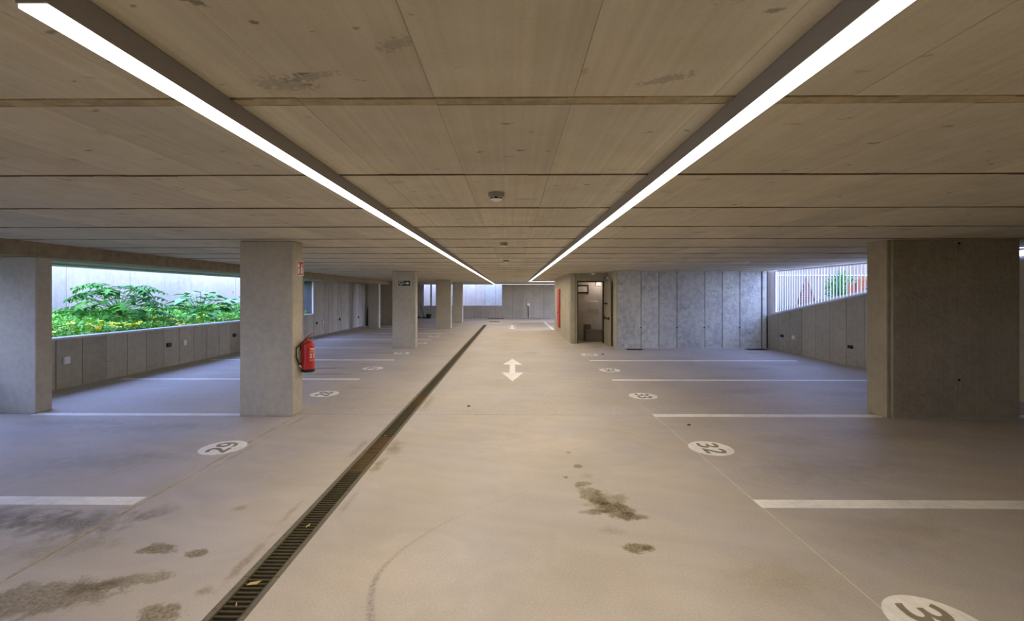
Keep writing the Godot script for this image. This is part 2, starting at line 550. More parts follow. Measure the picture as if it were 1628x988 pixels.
func setup():
	var cam := Camera3D.new()
	cam.name = "camera"
	cam.projection = Camera3D.PROJECTION_FRUSTUM
	cam.near = 0.05
	cam.far = 200.0
	cam.size = 988.0 / 705.0 * cam.near
	cam.frustum_offset = Vector2(6.7, -25.0) / 705.0 * cam.near
	cam.position = Vector3(0, 1.6, 0)
	cam.rotation.y = 0.0095
	add_child(cam)
	cam.current = true
	var e := Environment.new()
	var sky := Sky.new()
	var sm := ProceduralSkyMaterial.new()
	sm.sky_top_color = Color(0.60, 0.70, 1.0)
	sm.sky_horizon_color = Color(0.98, 1.08, 1.40)
	sm.sky_curve = 0.15
	sm.ground_bottom_color = Color(0.45, 0.43, 0.40)
	sm.ground_horizon_color = Color(0.62, 0.62, 0.62)
	sky.sky_material = sm
	e.background_mode = Environment.BG_SKY
	e.sky = sky
	e.background_energy_multiplier = SKY_ENERGY
	e.tonemap_mode = Environment.TONE_MAPPER_LINEAR
	e.tonemap_exposure = EXPOSURE
	e.sdfgi_enabled = true
	e.ssao_enabled = true
	e.ssil_enabled = true
	var we := WorldEnvironment.new()
	we.name = "environment"
	we.environment = e
	add_child(we)

# a surface-mounted LED profile along a path of corner points (x, d); 7 cm square, diffuser below
func led_profile(called: String, pts: Array, label: String):
	var y0 := 2.24
	var w := 0.035
	var t := thing(called, V(pts[0][0], y0, pts[0][1]), label, "strip light", "linear ceiling lights")
	for s in pts.size() - 1:
		var a := V(pts[s][0], 0, pts[s][1])
		var b := V(pts[s + 1][0], 0, pts[s + 1][1])
		var dir := (b - a).normalized()
		var length := a.distance_to(b)
		var side := dir.cross(Vector3.UP).normalized()
		var from := 0.0 if s == 0 else -w
		var till := length + (w if s < pts.size() - 2 else 0.0)
		var tr := Transform3D(Basis(dir, Vector3.UP, side), a - t.position)
		# aluminium housing: two cheeks and a back
		var h := MB.new()
		for sg in [-1.0, 1.0]:
			h.bx(Vector3(from, y0, minf(sg * w, sg * (w - 0.004))), Vector3(till, CEIL, maxf(sg * w, sg * (w - 0.004))), 0.001, tr)
		h.bx(Vector3(from, CEIL - 0.006, -w + 0.004), Vector3(till, CEIL, w - 0.004), 0.0, tr)
		part(t, "housing", h.mesh(), M.alu, "grey aluminium profile")
		if s == 0:
			var c := MB.new()
			c.bx(Vector3(-0.004, y0, -w), Vector3(0, CEIL, w), 0.0, tr)
			part(t, "end_cap", c.mesh(), M.alu)
		var n := int(ceil(length / 3.0))
		for k in n:
			var f0 := from if k == 0 else length * k / n
			var f1 := till - (2 * w if s < pts.size() - 2 else 0.0) if k == n - 1 else length * (k + 1) / n
			var g := MB.new()
			g.bx(Vector3(f0, y0 - 0.008, -w + 0.002), Vector3(f1, y0 + 0.010, w - 0.002), 0.0, tr)
			part(t, "light_diffuser", g.mesh(), M.glow, "glowing white diffuser")
			var al := AreaLight3D.new()
			al.name = "led_light"
			t.add_child(al, true)
			al.area_size = Vector2(f1 - f0, 2 * w - 0.01)
			al.light_energy = LED_POWER * (f1 - f0)
			al.light_color = LED_COLOR
			al.area_range = 40.0
			al.shadow_enabled = true
			# area lights shine along -Z: point it down
			al.transform = Transform3D(Basis(dir, side, -dir.cross(side)), a - t.position + dir * (f0 + f1) / 2 + Vector3(0, y0 - 0.011, 0))
			if (al.transform.basis.z).y < 0:
				al.transform.basis = Basis(dir, -side, dir.cross(-side))

# ---------------------------------------------------------------- structure
func slab(par: Node, x0: float, x1: float, d0: float, d1: float, m: Material, tx0: float, tx1: float, td0: float, td1: float, b := [1, 1, 1, 1]):
	# top with UVs over the texture's rectangle, chamfered edges where b says so (left, right, near, far)
	var c := 0.004
	var mb := MB.new()
	var a0: float = x0 + c * b[0]
	var a1: float = x1 - c * b[1]
	var e0: float = d0 + c * b[2]
	var e1: float = d1 - c * b[3]
	var U := func(x: float, d: float) -> Vector2: return Vector2((x - tx0) / (tx1 - tx0), (d - td0) / (td1 - td0))
	mb.quad(V(a0, 0, e0), V(a1, 0, e0), V(a1, 0, e1), V(a0, 0, e1), Vector3.UP, PackedVector2Array([U.call(a0, e0), U.call(a1, e0), U.call(a1, e1), U.call(a0, e1)]))
	var ring := [[x0, d0, a0, e0], [x1, d0, a1, e0], [x1, d1, a1, e1], [x0, d1, a0, e1]]
	for k in 4:
		var p: Array = ring[k]
		var q: Array = ring[(k + 1) % 4]
		var out := V((p[0] + q[0] - x0 - x1), 0, (p[1] + q[1] - d0 - d1)).normalized()
		var uv := PackedVector2Array([U.call(p[0], p[1]), U.call(q[0], q[1]), U.call(q[2], q[3]), U.call(p[2], p[3])])
		mb.quad(V(p[0], -c, p[1]), V(q[0], -c, q[1]), V(q[2], 0, q[3]), V(p[2], 0, p[3]), out + Vector3.UP, uv)
		mb.quad(V(p[0], -0.12, p[1]), V(q[0], -0.12, q[1]), V(q[0], -c, q[1]), V(p[0], -c, p[1]), out, uv)
	mb.quad(V(x0, -0.12, d0), V(x1, -0.12, d0), V(x1, -0.12, d1), V(x0, -0.12, d1), Vector3.DOWN)
	part(par, "slab", mb.mesh(), m)

func build_floor():
	var f := structure("floor", "pale smooth concrete floor of the car park")
	var DL := -1.525
	var DR := -1.315
	var JL := -2.84
	var JR := 1.883
	var g := 0.004
	var tl := floor_mat(floor_image(XL, DL, NEAR0, NEAR1, 1800, 1280))
	var tr := floor_mat(floor_image(DR, XR, NEAR0, NEAR1, 2048, 1000))
	var tf := floor_mat(floor_image(XL, XR, NEAR1, FAR1, 1024, 1680))
	part(f, "sub_base", boxm(XL - 0.1, XR + 0.1, -0.4, -0.13, -5.2, FAR1 + 0.2), M.wall_core)
	# near zone
	slab(f, XL, JL - g, NEAR0, NEAR1, tl, XL, DL, NEAR0, NEAR1, [0, 1, 0, 0])
	slab(f, JL + g, DL, NEAR0, NEAR1 - g, tl, XL, DL, NEAR0, NEAR1, [1, 0, 0, 1])
	slab(f, DR, JR - g, NEAR0, NEAR1 - g, tr, DR, XR, NEAR0, NEAR1, [0, 1, 0, 1])
	slab(f, JR + g, XR, NEAR0, NEAR1, tr, DR, XR, NEAR0, NEAR1, [1, 0, 0, 0])
	# far zone, cut by a cross joint at 9.3
	var J2 := 9.31
	slab(f, XL, JL - g, NEAR1, J2 - g, tf, XL, XR, NEAR1, FAR1, [0, 1, 0, 1])
	slab(f, XL, JL - g, J2 + g, FAR1, tf, XL, XR, NEAR1, FAR1, [0, 1, 1, 0])
	slab(f, JL + g, DL, NEAR1 + g, J2 - g, tf, XL, XR, NEAR1, FAR1, [1, 0, 1, 1])
	slab(f, JL + g, DL, J2 + g, FAR1, tf, XL, XR, NEAR1, FAR1, [1, 0, 1, 0])
	slab(f, DR, JR - g, NEAR1 + g, J2 - g, tf, XL, XR, NEAR1, FAR1, [0, 1, 1, 1])
	slab(f, DR, JR - g, J2 + g, FAR1, tf, XL, XR, NEAR1, FAR1, [0, 1, 1, 0])
	slab(f, JR + g, XR, NEAR1, FAR1, tf, XL, XR, NEAR1, FAR1, [1, 0, 0, 0])
	slab(f, DL, DR, 23.5, FAR1, tf, XL, XR, NEAR1, FAR1, [0, 0, 0, 0])
	# behind the camera
	slab(f, XL, DL, -5.0, NEAR0, M.floor_plain, 0, 1, 0, 1, [0, 0, 0, 0])
	slab(f, DR, XR, -5.0, NEAR0, M.floor_plain, 0, 1, 0, 1, [0, 0, 0, 0])
	slab(f, DL, DR, -5.0, 0.5, M.floor_plain, 0, 1, 0, 1, [0, 0, 0, 0])
	# joint fillers
	part(f, "joint_filler", boxm(JR - g, JR + g, -0.1, -0.0005, NEAR0, FAR1), M.filler_pale, "thin pale joint line")
	part(f, "joint_filler", boxm(JL - g, JL + g, -0.1, -0.0035, NEAR0, FAR1), M.filler_brown)
	# broken mortar lips beside the left joint
	var lips := MB.new()
	var r := RandomNumberGenerator.new()
	r.seed = 5
	var d := 1.9
	while d < 6.0:
		var l := r.randf_range(0.04, 0.16)
		if r.randf() < 0.72:
			var s := r.randf_range(0.006, 0.014)
			lips.box(JL - 0.012 - s, JL - 0.004, -0.004, r.randf_range(0.0008, 0.0022), d, d + l, 0.0015)
		if r.randf() < 0.5:
			lips.box(JL + 0.004, JL + 0.012 + r.randf() * 0.008, -0.004, r.randf_range(0.0006, 0.002), d, d + l * 0.8, 0.0015)
		d += l
	part(f, "joint_lip", lips.mesh(), M.filler_brown)
	for j in [[NEAR1, JL, DL], [NEAR1, DR, JR], [9.31, XL, DL], [9.31, DR, JR]]:
		part(f, "joint_filler", boxm(j[1], j[2], -0.1, -0.003, j[0] - g, j[0] + g), M.filler_brown)

func build_ceiling():
	var c := structure("ceiling", "board-marked brownish concrete ceiling")
	part(c, "deck", boxm(-8.4, 7.66, CEIL + 0.042, 2.75, -5.3, 31.3), M.ceil_back)
	var xs: Array[float] = []
	var x := -0.28 - 0.5 * 12.0
	xs.append(-6.4)
	while x < 7.6:
		if x > -6.3:
			xs.append(x)
		x += 0.5
	xs.append(7.66)
	var ds: Array = []
	for k in range(-7, 2):
		ds.append([k - 0.38 if k < 1 else 0.62, (k + 0.62) if k < 1 else 1.592])
	ds = ds.filter(func(a): return a[0] > -5.6 and a[1] <= 1.6)
	ds.append([1.66, 2.62])
	for k in range(2, 31):
		ds.append([k + 0.62, k + 1.62])
	var rest := MB.new()
	var count := 0
	var cache := {}
	for row in ds:
		var gd0 := 0.0125
		for i in xs.size() - 1:
			var x0 := xs[i] + 0.0004
			var x1 := xs[i + 1] - 0.0004
			var d0: float = row[0] + (0.0 if absf(row[0] - 1.66) < 0.01 else gd0)
			var d1: float = minf(row[1], 31.0) - (0.0 if absf(row[1] - 1.592) < 0.01 else gd0)
			if d1 <= d0 + 0.05:
				continue
			var near_x := minf(absf(x0), absf(x1))
			var seen: bool = row[1] > 1.0 and near_x < 1.18 * row[1] and row[0] > 0.5
			if seen and count < 300:
				count += 1
				var key := "%d_%d" % [roundi((x1 - x0) * 1000), roundi((d1 - d0) * 1000)]
				if not cache.has(key):
					cache[key] = boxm(-(x1 - x0) / 2, (x1 - x0) / 2, 0, 0.05, -(d1 - d0) / 2, (d1 - d0) / 2, 0.0015)
				var o := part(c, "panel", cache[key], M["ceil%d" % [posmod(i * 7 + int(row[0]) * 3 + (i * i) % 5, 5)]])
				o.position = V((x0 + x1) / 2, CEIL + 0.0006 * ((i * 5 + int(row[0]) * 11) % 4), (d0 + d1) / 2)
			else:
				var yy := CEIL + 0.0006 * ((i * 5 + int(row[0] + 8) * 11) % 4)
				rest.quad(V(x0, yy, d0), V(x1, yy, d0), V(x1, yy, d1), V(x0, yy, d1), Vector3.DOWN)
				for e in [[x0, d0, x1, d0], [x1, d0, x1, d1], [x1, d1, x0, d1], [x0, d1, x0, d0]]:
					rest.quad(V(e[0], yy, e[1]), V(e[2], yy, e[3]), V(e[2], yy + 0.05, e[3]), V(e[0], yy + 0.05, e[1]), V(e[0] + e[2] - x0 - x1, 0, e[1] + e[3] - d0 - d1))
	var ro := part(c, "panel_field", rest.mesh(), M.ceil0)
	ro.set_meta("kind", "stuff")
	var sr := RandomNumberGenerator.new()
	sr.seed = 18
	for row in ds:
		var sd: float = row[1]
		if sd < 0.5 or sd > 30.0 or absf(sd - 1.592) < 0.01:
			continue
		var sm := MB.new()
		var q := -6.4
		while q < 7.65:
			var l := minf(sr.randf_range(0.08, 0.5) * (1.0 if sd < 8 else 3.0), 7.66 - q)
			sm.box(q, q + l, CEIL - sr.randf_range(0.002, 0.0058), CEIL + 0.05, sd - sr.randf_range(0.004, 0.009), sd + sr.randf_range(0.004, 0.009))
			q += l
		part(c, "joint_fin", sm.mesh(), M.fin, "ragged brown grout fin")
	# filled construction joint near the camera: a strip between two ragged dark gaps
	var r := RandomNumberGenerator.new()
	r.seed = 8
	var s := MB.new()
	x = -6.4
	while x < 7.65:
		var l := minf(r.randf_range(0.05, 0.3), 7.66 - x)
		s.box(x, x + l + 0.001, CEIL - r.randf_range(-0.002, 0.002), CEIL + 0.05, 1.592 + r.randf_range(0.006, 0.017), 1.66 - r.randf_range(0.003, 0.011), 0.002)
		x += l
	part(c, "joint_strip", s.mesh(), M.joint_strip, "filled joint across the ceiling")

func panel_wall(w: Node, along_x: bool, at: float, out: float, a0: float, a1: float, step: float, y0: float, top: Callable, depth: float, names: Array, edges := [], shift := 0.0, joint := 0.010):
	# boards cast in the face of a wall: each a slab of its own; `at` is the face, out the side it faces
	var e: Array = edges.duplicate()
	if e.is_empty():
		var q := a0
		while q < a1 - 0.02:
			e.append(q)
			q += step
		e.append(a1)
	for k in e.size() - 1:
		var p0: float = e[k] + joint / 2
		var p1: float = e[k + 1] - joint / 2
		var off := 0.0015 * ((k * 7) % 3)
		var f0 := at - out * off
		var f1 := at - out * depth
		var m: Material = M[names[(k * 5 + k / 3) % names.size()]]
		var mb := MB.new()
		var t0: float = top.call(p0)
		var t1: float = top.call(p1)
		var c := 0.003
		# a slab whose top may slope
		var P := func(s: float, y: float, f: float) -> Vector3: return V(s, y, f) if along_x else V(f, y, s)
		var ax := Vector3(out, 0, 0) if not along_x else Vector3(0, 0, -out)
		var si := (P.call(1, 0, 0) - P.call(0, 0, 0)) as Vector3
		mb.quad(P.call(p0 + c, y0, f0), P.call(p1 - c, y0, f0), P.call(p1 - c, t1, f0), P.call(p0 + c, t0, f0), ax)
		mb.quad(P.call(p0, y0, f0 - out * c), P.call(p0 + c, y0, f0), P.call(p0 + c, t0, f0), P.call(p0, t0, f0 - out * c), ax - si)
		mb.quad(P.call(p1, y0, f0 - out * c), P.call(p1 - c, y0, f0), P.call(p1 - c, t1, f0), P.call(p1, t1, f0 - out * c), ax + si)
		mb.quad(P.call(p0, y0, f0 - out * c), P.call(p0, y0, f1), P.call(p0, t0, f1), P.call(p0, t0, f0 - out * c), -si)
		mb.quad(P.call(p1, y0, f0 - out * c), P.call(p1, y0, f1), P.call(p1, t1, f1), P.call(p1, t1, f0 - out * c), si)
		mb.quad(P.call(p0, t0, f0), P.call(p1, t1, f0), P.call(p1, t1, f1), P.call(p0, t0, f1), Vector3.UP)
		part(w, "panel", mb.mesh(), m)

func flat(y: float) -> Callable:
	return func(_s): return y

func build_walls():
	# left: parapet with an opening to the planter, then a full wall
	var w := structure("wall_left", "low concrete parapet along the planter")
	panel_wall(w, false, XL, 1.0, -5.05, 17.03, 0.46, 0.0, flat(0.835), 0.04, ["wall0", "wall1", "wall2", "wall1", "wall0", "wall3"])
	part(w, "core", boxm(XL - 0.22, XL - 0.03, -0.1, 0.83, -5.2, 17.03), M.wall_core)
	part(w, "coping", boxm(XL - 0.24, XL + 0.004, 0.835, 0.87, -5.1, 17.0, 0.006), M.coping, "pale coping on the parapet")
	var wb := structure("wall_left", "full-height board-marked wall beyond the planter opening")
	panel_wall(wb, false, XL, 1.0, 17.05, 23.1, 0.46, 0.0, flat(CEIL), 0.04, ["wall1", "wall0", "wall3", "wall1"])
	part(wb, "core", boxm(XL - 0.24, XL - 0.03, -0.1, 2.4, 17.04, 31.1), M.wall_core)
	part(wb, "jamb", boxm(XL - 0.05, XL - 0.002, 0.85, 2.2, 16.99, 17.05, 0.004), M.white_plastic, "pale jamb at the end of the opening")
	var cross := structure("wall_back", "transverse concrete wall between the columns")
	panel_wall(cross, true, 23.1, -1.0, XL, -6.2, 0.46, 0.0, flat(CEIL), 0.04, ["wall1", "wall3"])
	part(cross, "core", boxm(XL, -6.2, -0.1, 2.4, 23.13, 23.4), M.wall_core)
	# end wall with a wide opening to a light well
	var e := structure("wall_back", "far end wall of the car park")
	panel_wall(e, true, 30.6, -1.0, XL, -6.14, 0.5, 0.0, flat(CEIL), 0.04, ["wall2", "wall0"])
	panel_wall(e, true, 30.6, -1.0, -6.14, -0.69, 0.5, 0.0, flat(0.82), 0.04, ["wall0", "wall1", "wall2"])
	panel_wall(e, true, 30.6, -1.0, -0.69, XR, 0.72, 0.0, flat(CEIL), 0.04, ["wall0", "wall1", "wall2", "wall0"])
	part(e, "core", boxm(-6.14, -0.69, -0.1, 0.81, 30.63, 30.85), M.wall_core)
	part(e, "core", boxm(XL - 0.2, -6.14, -0.1, 2.4, 30.63, 30.85), M.wall_core)
	part(e, "core", boxm(-0.69, XR + 0.3, -0.1, 2.4, 30.63, 30.85), M.wall_core)
	part(e, "sill", boxm(-6.14, -0.69, 0.82, 0.85, 30.58, 30.9, 0.005), M.coping)
	part(e, "mullion", boxm(-5.66, -5.56, 0.85, 2.32, 30.66, 30.76, 0.005), M.alu)
	# light well behind it
	var lw := structure("wall_back", "pale wall of the light well behind the far opening")
	panel_wall(lw, true, 33.4, -1.0, -8.0, 1.0, 0.75, 0.0, flat(5.0), 0.05, ["wall2", "pale1", "pale2"])
	part(lw, "core", boxm(-8.2, 1.2, -0.2, 5.0, 33.43, 33.7), M.wall_core)
	part(lw, "side", boxm(-0.3, -0.05, -0.2, 4.6, 30.9, 33.4), M.pale1)
	part(lw, "side", boxm(-8.2, -7.9, -0.2, 4.6, 30.9, 33.4), M.pale0)
	part(lw, "paving", boxm(-8.2, 1.2, -0.3, 0.3, 30.86, 33.5), M.floor_plain)
	# right: sloping ramp parapet
	var rt := func(d: float) -> float: return minf(CEIL - 0.01, 0.975 + 0.1725 * (13.25 - d))
	var r := structure("wall_right", "concrete parapet rising with the ramp")
	panel_wall(r, false, XR, -1.0, 5.52, 13.25, 0.515, 0.0, rt, 0.04, ["wall0", "wall1", "wall0", "wall2", "wall3"])
	var core := MB.new()
	core.prism(PackedVector2Array([Vector2(5.5, -0.1), Vector2(13.28, -0.1), Vector2(13.28, rt.call(13.28) - 0.004), Vector2(5.52, rt.call(5.52) - 0.004)]), Vector3(XR + 0.03, 0, 0), Vector3(0, 0, -1), Vector3.UP, Vector3(0.2, 0, 0))
	part(r, "core", core.mesh(), M.wall_core)
	var cop := MB.new()
	cop.prism(PackedVector2Array([Vector2(5.6, rt.call(5.6)), Vector2(13.25, rt.call(13.25)), Vector2(13.25, rt.call(13.25) + 0.03), Vector2(5.6, rt.call(5.6) + 0.03)]), Vector3(XR - 0.004, 0, 0), Vector3(0, 0, -1), Vector3.UP, Vector3(0.25, 0, 0))
	part(r, "coping", cop.mesh(), M.coping, "pale sloping coping")
	var rn := structure("wall_right", "full-height right wall beside the camera")
	panel_wall(rn, false, XR, -1.0, -5.05, 5.5, 0.515, 0.0, flat(CEIL), 0.04, ["wall0", "wall1", "wall3"])
	part(rn, "core", boxm(XR + 0.03, XR + 0.25, -0.1, 2.4, -5.2, 5.52), M.wall_core)
	# right bay end wall, blotched boards
	var b := structure("wall_right", "blotched grey concrete wall closing the right-hand bays")
	panel_wall(b, true, 13.3, -1.0, 3.15, 7.44, 0.5, 0.0, flat(CEIL), 0.04, ["stained0", "stained1", "stained2"], [3.15, 3.86, 4.39, 4.93, 5.76, 6.28, 6.80, 7.44], 0.0, 0.018)
	part(b, "core", boxm(3.16, 7.44, -0.1, 2.4, 13.33, 13.6), M.wall_core)
	part(b, "end_strip", boxm(7.47, 7.59, 0.0, CEIL, 13.29, 13.5, 0.004), M.stained2)
	for tx in [3.86, 4.93, 5.74, 6.80]:
		var hm := MB.new()
		hm.lathe([[0.022, 0.0], [0.022, 0.003], [0.0, 0.003]], V(tx, 0.62, 13.3), Vector3(0, 0, 1), 10)
		part(b, "tie_hole", hm.mesh(), M.dark)
	part(b, "return_panel", boxm(3.13, 3.16, 0.0, CEIL, 13.3, 14.6, 0.004), M.wall2)
	# stair and door core
	var c := structure("wall_right", "concrete core beside the aisle holding the door")
	panel_wall(c, false, 1.93, -1.0, 14.58, 20.1, 0.69, 0.0, flat(CEIL), 0.04, ["wall2", "wall0"], [14.58, 15.9, 17.3, 18.7, 20.1])
	part(c, "core", boxm(1.96, 2.06, -0.1, 2.4, 14.6, 20.1), M.wall_core)
	part(c, "pillar", boxm(1.93, 2.07, 0.0, CEIL, 14.555, 14.8, 0.006), M.wall1)
	part(c, "lintel", boxm(2.07, 3.13, 2.05, CEIL, 14.60, 14.8, 0.004), M.wall3)
	part(c, "pier", boxm(3.02, 3.14, 0.0, 2.05, 14.60, 14.8, 0.004), M.wall3)
	part(c, "end_face", boxm(1.97, 7.6, -0.1, CEIL, 20.1, 20.3, 0.004), M.wall1)
	# lobby behind the door
	var l := structure("wall_back", "pale plastered lobby seen through the doorway")
	part(l, "back", boxm(2.06, 4.2, -0.1, 2.4, 15.75, 15.9), M.plaster)
	part(l, "side", boxm(2.06, 2.1, 0.0, 2.4, 14.8, 15.75), M.plaster)
	part(l, "side", boxm(4.0, 4.1, 0.0, 2.4, 14.6, 15.75), M.plaster)
	part(l, "front", boxm(3.14, 4.0, 0.0, 2.4, 14.62, 14.8), M.plaster)
	# behind the camera
	var bk := structure("wall_front", "concrete wall behind the camera")
	panel_wall(bk, true, -5.0, 1.0, XL, XR, 0.7, 0.0, flat(CEIL), 0.04, ["wall0", "wall1", "wall2"])
	part(bk, "core", boxm(XL - 0.3, XR + 0.3, -0.1, 2.4, -5.3, -5.03), M.wall_core)

func doors():
	var d := structure("door_1", "open grey door and frame to the lobby")
	part(d, "frame_jamb", boxm(2.07, 2.15, 0, 2.05, 14.57, 14.72, 0.004), M.door_paint)
	part(d, "frame_edge", boxm(2.15, 2.175, 0, 2.05, 14.60, 14.72, 0.002), M.dark)
	part(d, "frame_jamb", boxm(2.99, 3.02, 0, 2.05, 14.60, 14.72, 0.004), M.dark)
	part(d, "frame_head", boxm(2.15, 3.0, 2.015, 2.05, 14.59, 14.72, 0.003), M.dark)
	var leaf := part(d, "door_leaf", boxm(3.03, 3.075, 0.01, 2.02, 13.75, 14.57, 0.003), M.door_paint, "beige door leaf folded back against the wall")
	var bar := MB.new()
	bar.box(2.985, 3.005, 0.84, 0.875, 13.82, 14.5, 0.004)
	bar.box(2.99, 3.03, 0.82, 0.9, 13.80, 13.86, 0.004)
	bar.box(2.99, 3.03, 0.82, 0.9, 14.44, 14.5, 0.004)
	part(leaf, "push_bar", bar.mesh(), M.black_plastic, "dark push bar")
	var cl := MB.new()
	cl.box(2.99, 3.03, 1.30, 1.34, 14.1, 14.5, 0.004)
	part(leaf, "hinge", cl.mesh(), M.dark)

# ---------------------------------------------------------------- things
func column(x0: float, x1: float, d0: float, d1: float, top: float, label: String, group := "concrete columns"):
	var at := V((x0 + x1) / 2, 0, (d0 + d1) / 2)
	var t := thing("concrete_column", at, label, "column", group)
	part(t, "shaft", boxm(x0, x1, 0, top, d0, d1, 0.012, at), M.column)
	# rough grout line at the foot
	var r := RandomNumberGenerator.new()
	r.seed = int(absf(x0) * 100 + d0 * 10)
	var foot := MB.new(at)
	var x := x0
	while x < x1:
		var l := minf(r.randf_range(0.02, 0.09), x1 - x)
		foot.box(x, x + l, 0.0, r.randf_range(0.004, 0.016), d0 - r.randf_range(0.002, 0.012), d0 + 0.02, 0.002)
		x += l
	var d := d0
	while d < d1:
		var l := minf(r.randf_range(0.02, 0.09), d1 - d)
		foot.box(x1 - 0.02, x1 + r.randf_range(0.002, 0.010), 0.0, r.randf_range(0.004, 0.014), d, d + l, 0.002)
		d += l
	part(t, "foot_grout", foot.mesh(), M.filler_brown)
	return t

func columns():
	column(-3.59, -2.885, 5.81, 6.09, CEIL, "concrete column with the red fire extinguisher hung on it")
	column(-3.59, -2.885, 13.25, 13.53, CEIL, "concrete column carrying the green exit arrow sign")
	column(-3.60, -2.885, 20.94, 21.22, CEIL, "bare concrete column on the drain side, next beyond the exit sign column")
	column(-3.46, -2.865, 25.7, 25.98, CEIL, "farthest concrete column before the light well opening")
	column(-6.9, -6.4, 5.90, 6.12, 2.115, "concrete column under the beam, standing before the tall lobed plant")
	column(-6.9, -6.4, 13.35, 13.6, 2.115, "concrete column under the beam, mostly hidden behind the extinguisher column")
	column(-6.92, -6.4, 21.25, 21.5, 2.115, "concrete column under the beam beside the leaning dark board")
	# wide pier on the right
	var at := V(5.71, 0, 5.95)
	var t := thing("concrete_pier", at, "wide dark concrete pier with a vertical joint beside the ramp railing", "pier")
	part(t, "panel", boxm(4.915, 5.752, 0, CEIL, 5.77, 6.12, 0.006, at), M.block)
	part(t, "panel", boxm(5.758, 6.54, 0, CEIL, 5.77, 6.12, 0.006, at), M.block)
	part(t, "core", boxm(4.93, 6.52, 0, CEIL, 5.80, 6.10, 0.0, at), M.wall_core)
	part(t, "end_face", boxm(4.865, 4.915, 0, CEIL, 5.80, 6.125, 0.005, at), M.block)
	part(t, "foot_strip", boxm(4.93, 6.53, 0, 0.02, 5.762, 5.79, 0.003, at), M.filler_brown)
	for y in [0.50, 2.265]:
		var hm := MB.new(at)
		hm.lathe([[0.016, 0.0], [0.016, 0.003], [0.0, 0.003]], V(5.762, y, 5.77), Vector3(0, 0, 1), 10)
		part(t, "tie_hole", hm.mesh(), M.dark)
	# edge beam and overhanging soffit on the planter side
	var bt := thing("edge_beam", V(-6.5, 2.115, 8), "rough brown concrete edge beam above the planter opening", "beam")
	part(bt, "beam", boxm(-6.92, -6.40, 2.115, CEIL + 0.03, -5.0, 23.1, 0.006, bt.position), M.beam)
	part(bt, "soffit", boxm(-8.35, -6.93, 2.12, CEIL + 0.03, -5.0, 17.2, 0.006, bt.position), M.soffit, "smooth grey soffit strip")
	part(bt, "drip_edge", boxm(-7.62, -7.585, 2.108, 2.125, -5.0, 17.2, 0.003, bt.position), M.wall_core)

func paint_line(x0: float, x1: float, d: float, label: String, w := 0.135):
	var at := V((x0 + x1) / 2, 0, d)
	var s := 0.0
	one("bay_line", at, boxm(x0, x1, 0.0002, 0.0022, d - w / 2, d + w / 2, 0.0008, at), M.paint, label, "floor line", "white bay lines")

func bay_number(txt: String, x: float, d: float, left: bool):
	var at := V(x, 0, d)
	var t := thing("bay_number", at, "white floor disc numbered " + words[txt], "floor number", "bay number discs")
	var disc := MB.new()
	disc.lathe([[0.22, 0.0003], [0.22, 0.002], [0.0, 0.002]], Vector3.ZERO, Vector3.UP, 48)
	var dsc := part(t, "disc", disc.mesh(), M.paint)
	var k := 0
	var fnt := SystemFont.new()
	fnt.font_names = PackedStringArray(["Droid Sans"])
	fnt.font_weight = 700
	for ch in txt:
		var tm := TextMesh.new()
		tm.text = ch
		tm.font = fnt
		tm.font_size = 64
		tm.pixel_size = 0.295 / 64.0
		tm.depth = 0.0016
		tm.curve_step = 1.0
		var o := part(dsc, "digit", tm, M.digit)
		# letters stand up towards the bay's head: -X on the left side, +X on the right
		var s := (k - (txt.length() - 1) / 2.0) * 0.165
		var up := Vector3(-1, 0, 0) if left else Vector3(1, 0, 0)
		var right := Vector3(0, 0, -1) if left else Vector3(0, 0, 1)
		o.transform = Transform3D(Basis(right, up, right.cross(up)), right * s + Vector3(0, 0.0022, 0))
		k += 1

func arrow(d0: float, d1: float, label: String):
	var mid := (d0 + d1) / 2
	var at := V(0.01, 0, mid)
	var L := (d1 - d0) / 2
	var mb := MB.new()
	var poly := PackedVector2Array()
	for q in [[0, L], [0.222, L - 0.9], [0.06, L - 0.9], [0.06, -L + 0.91], [0.222, -L + 0.91], [0, -L], [-0.222, -L + 0.91], [-0.06, -L + 0.91], [-0.06, L - 0.9], [-0.222, L - 0.9]]:
		poly.append(Vector2(q[0], q[1]))
	mb.prism(poly, Vector3(0, 0.0002, 0), Vector3(1, 0, 0), Vector3(0, 0, -1), Vector3(0, 0.002, 0))
	one("direction_arrow", at, mb.mesh(), M.paint, label, "floor arrow", "two-way floor arrows")

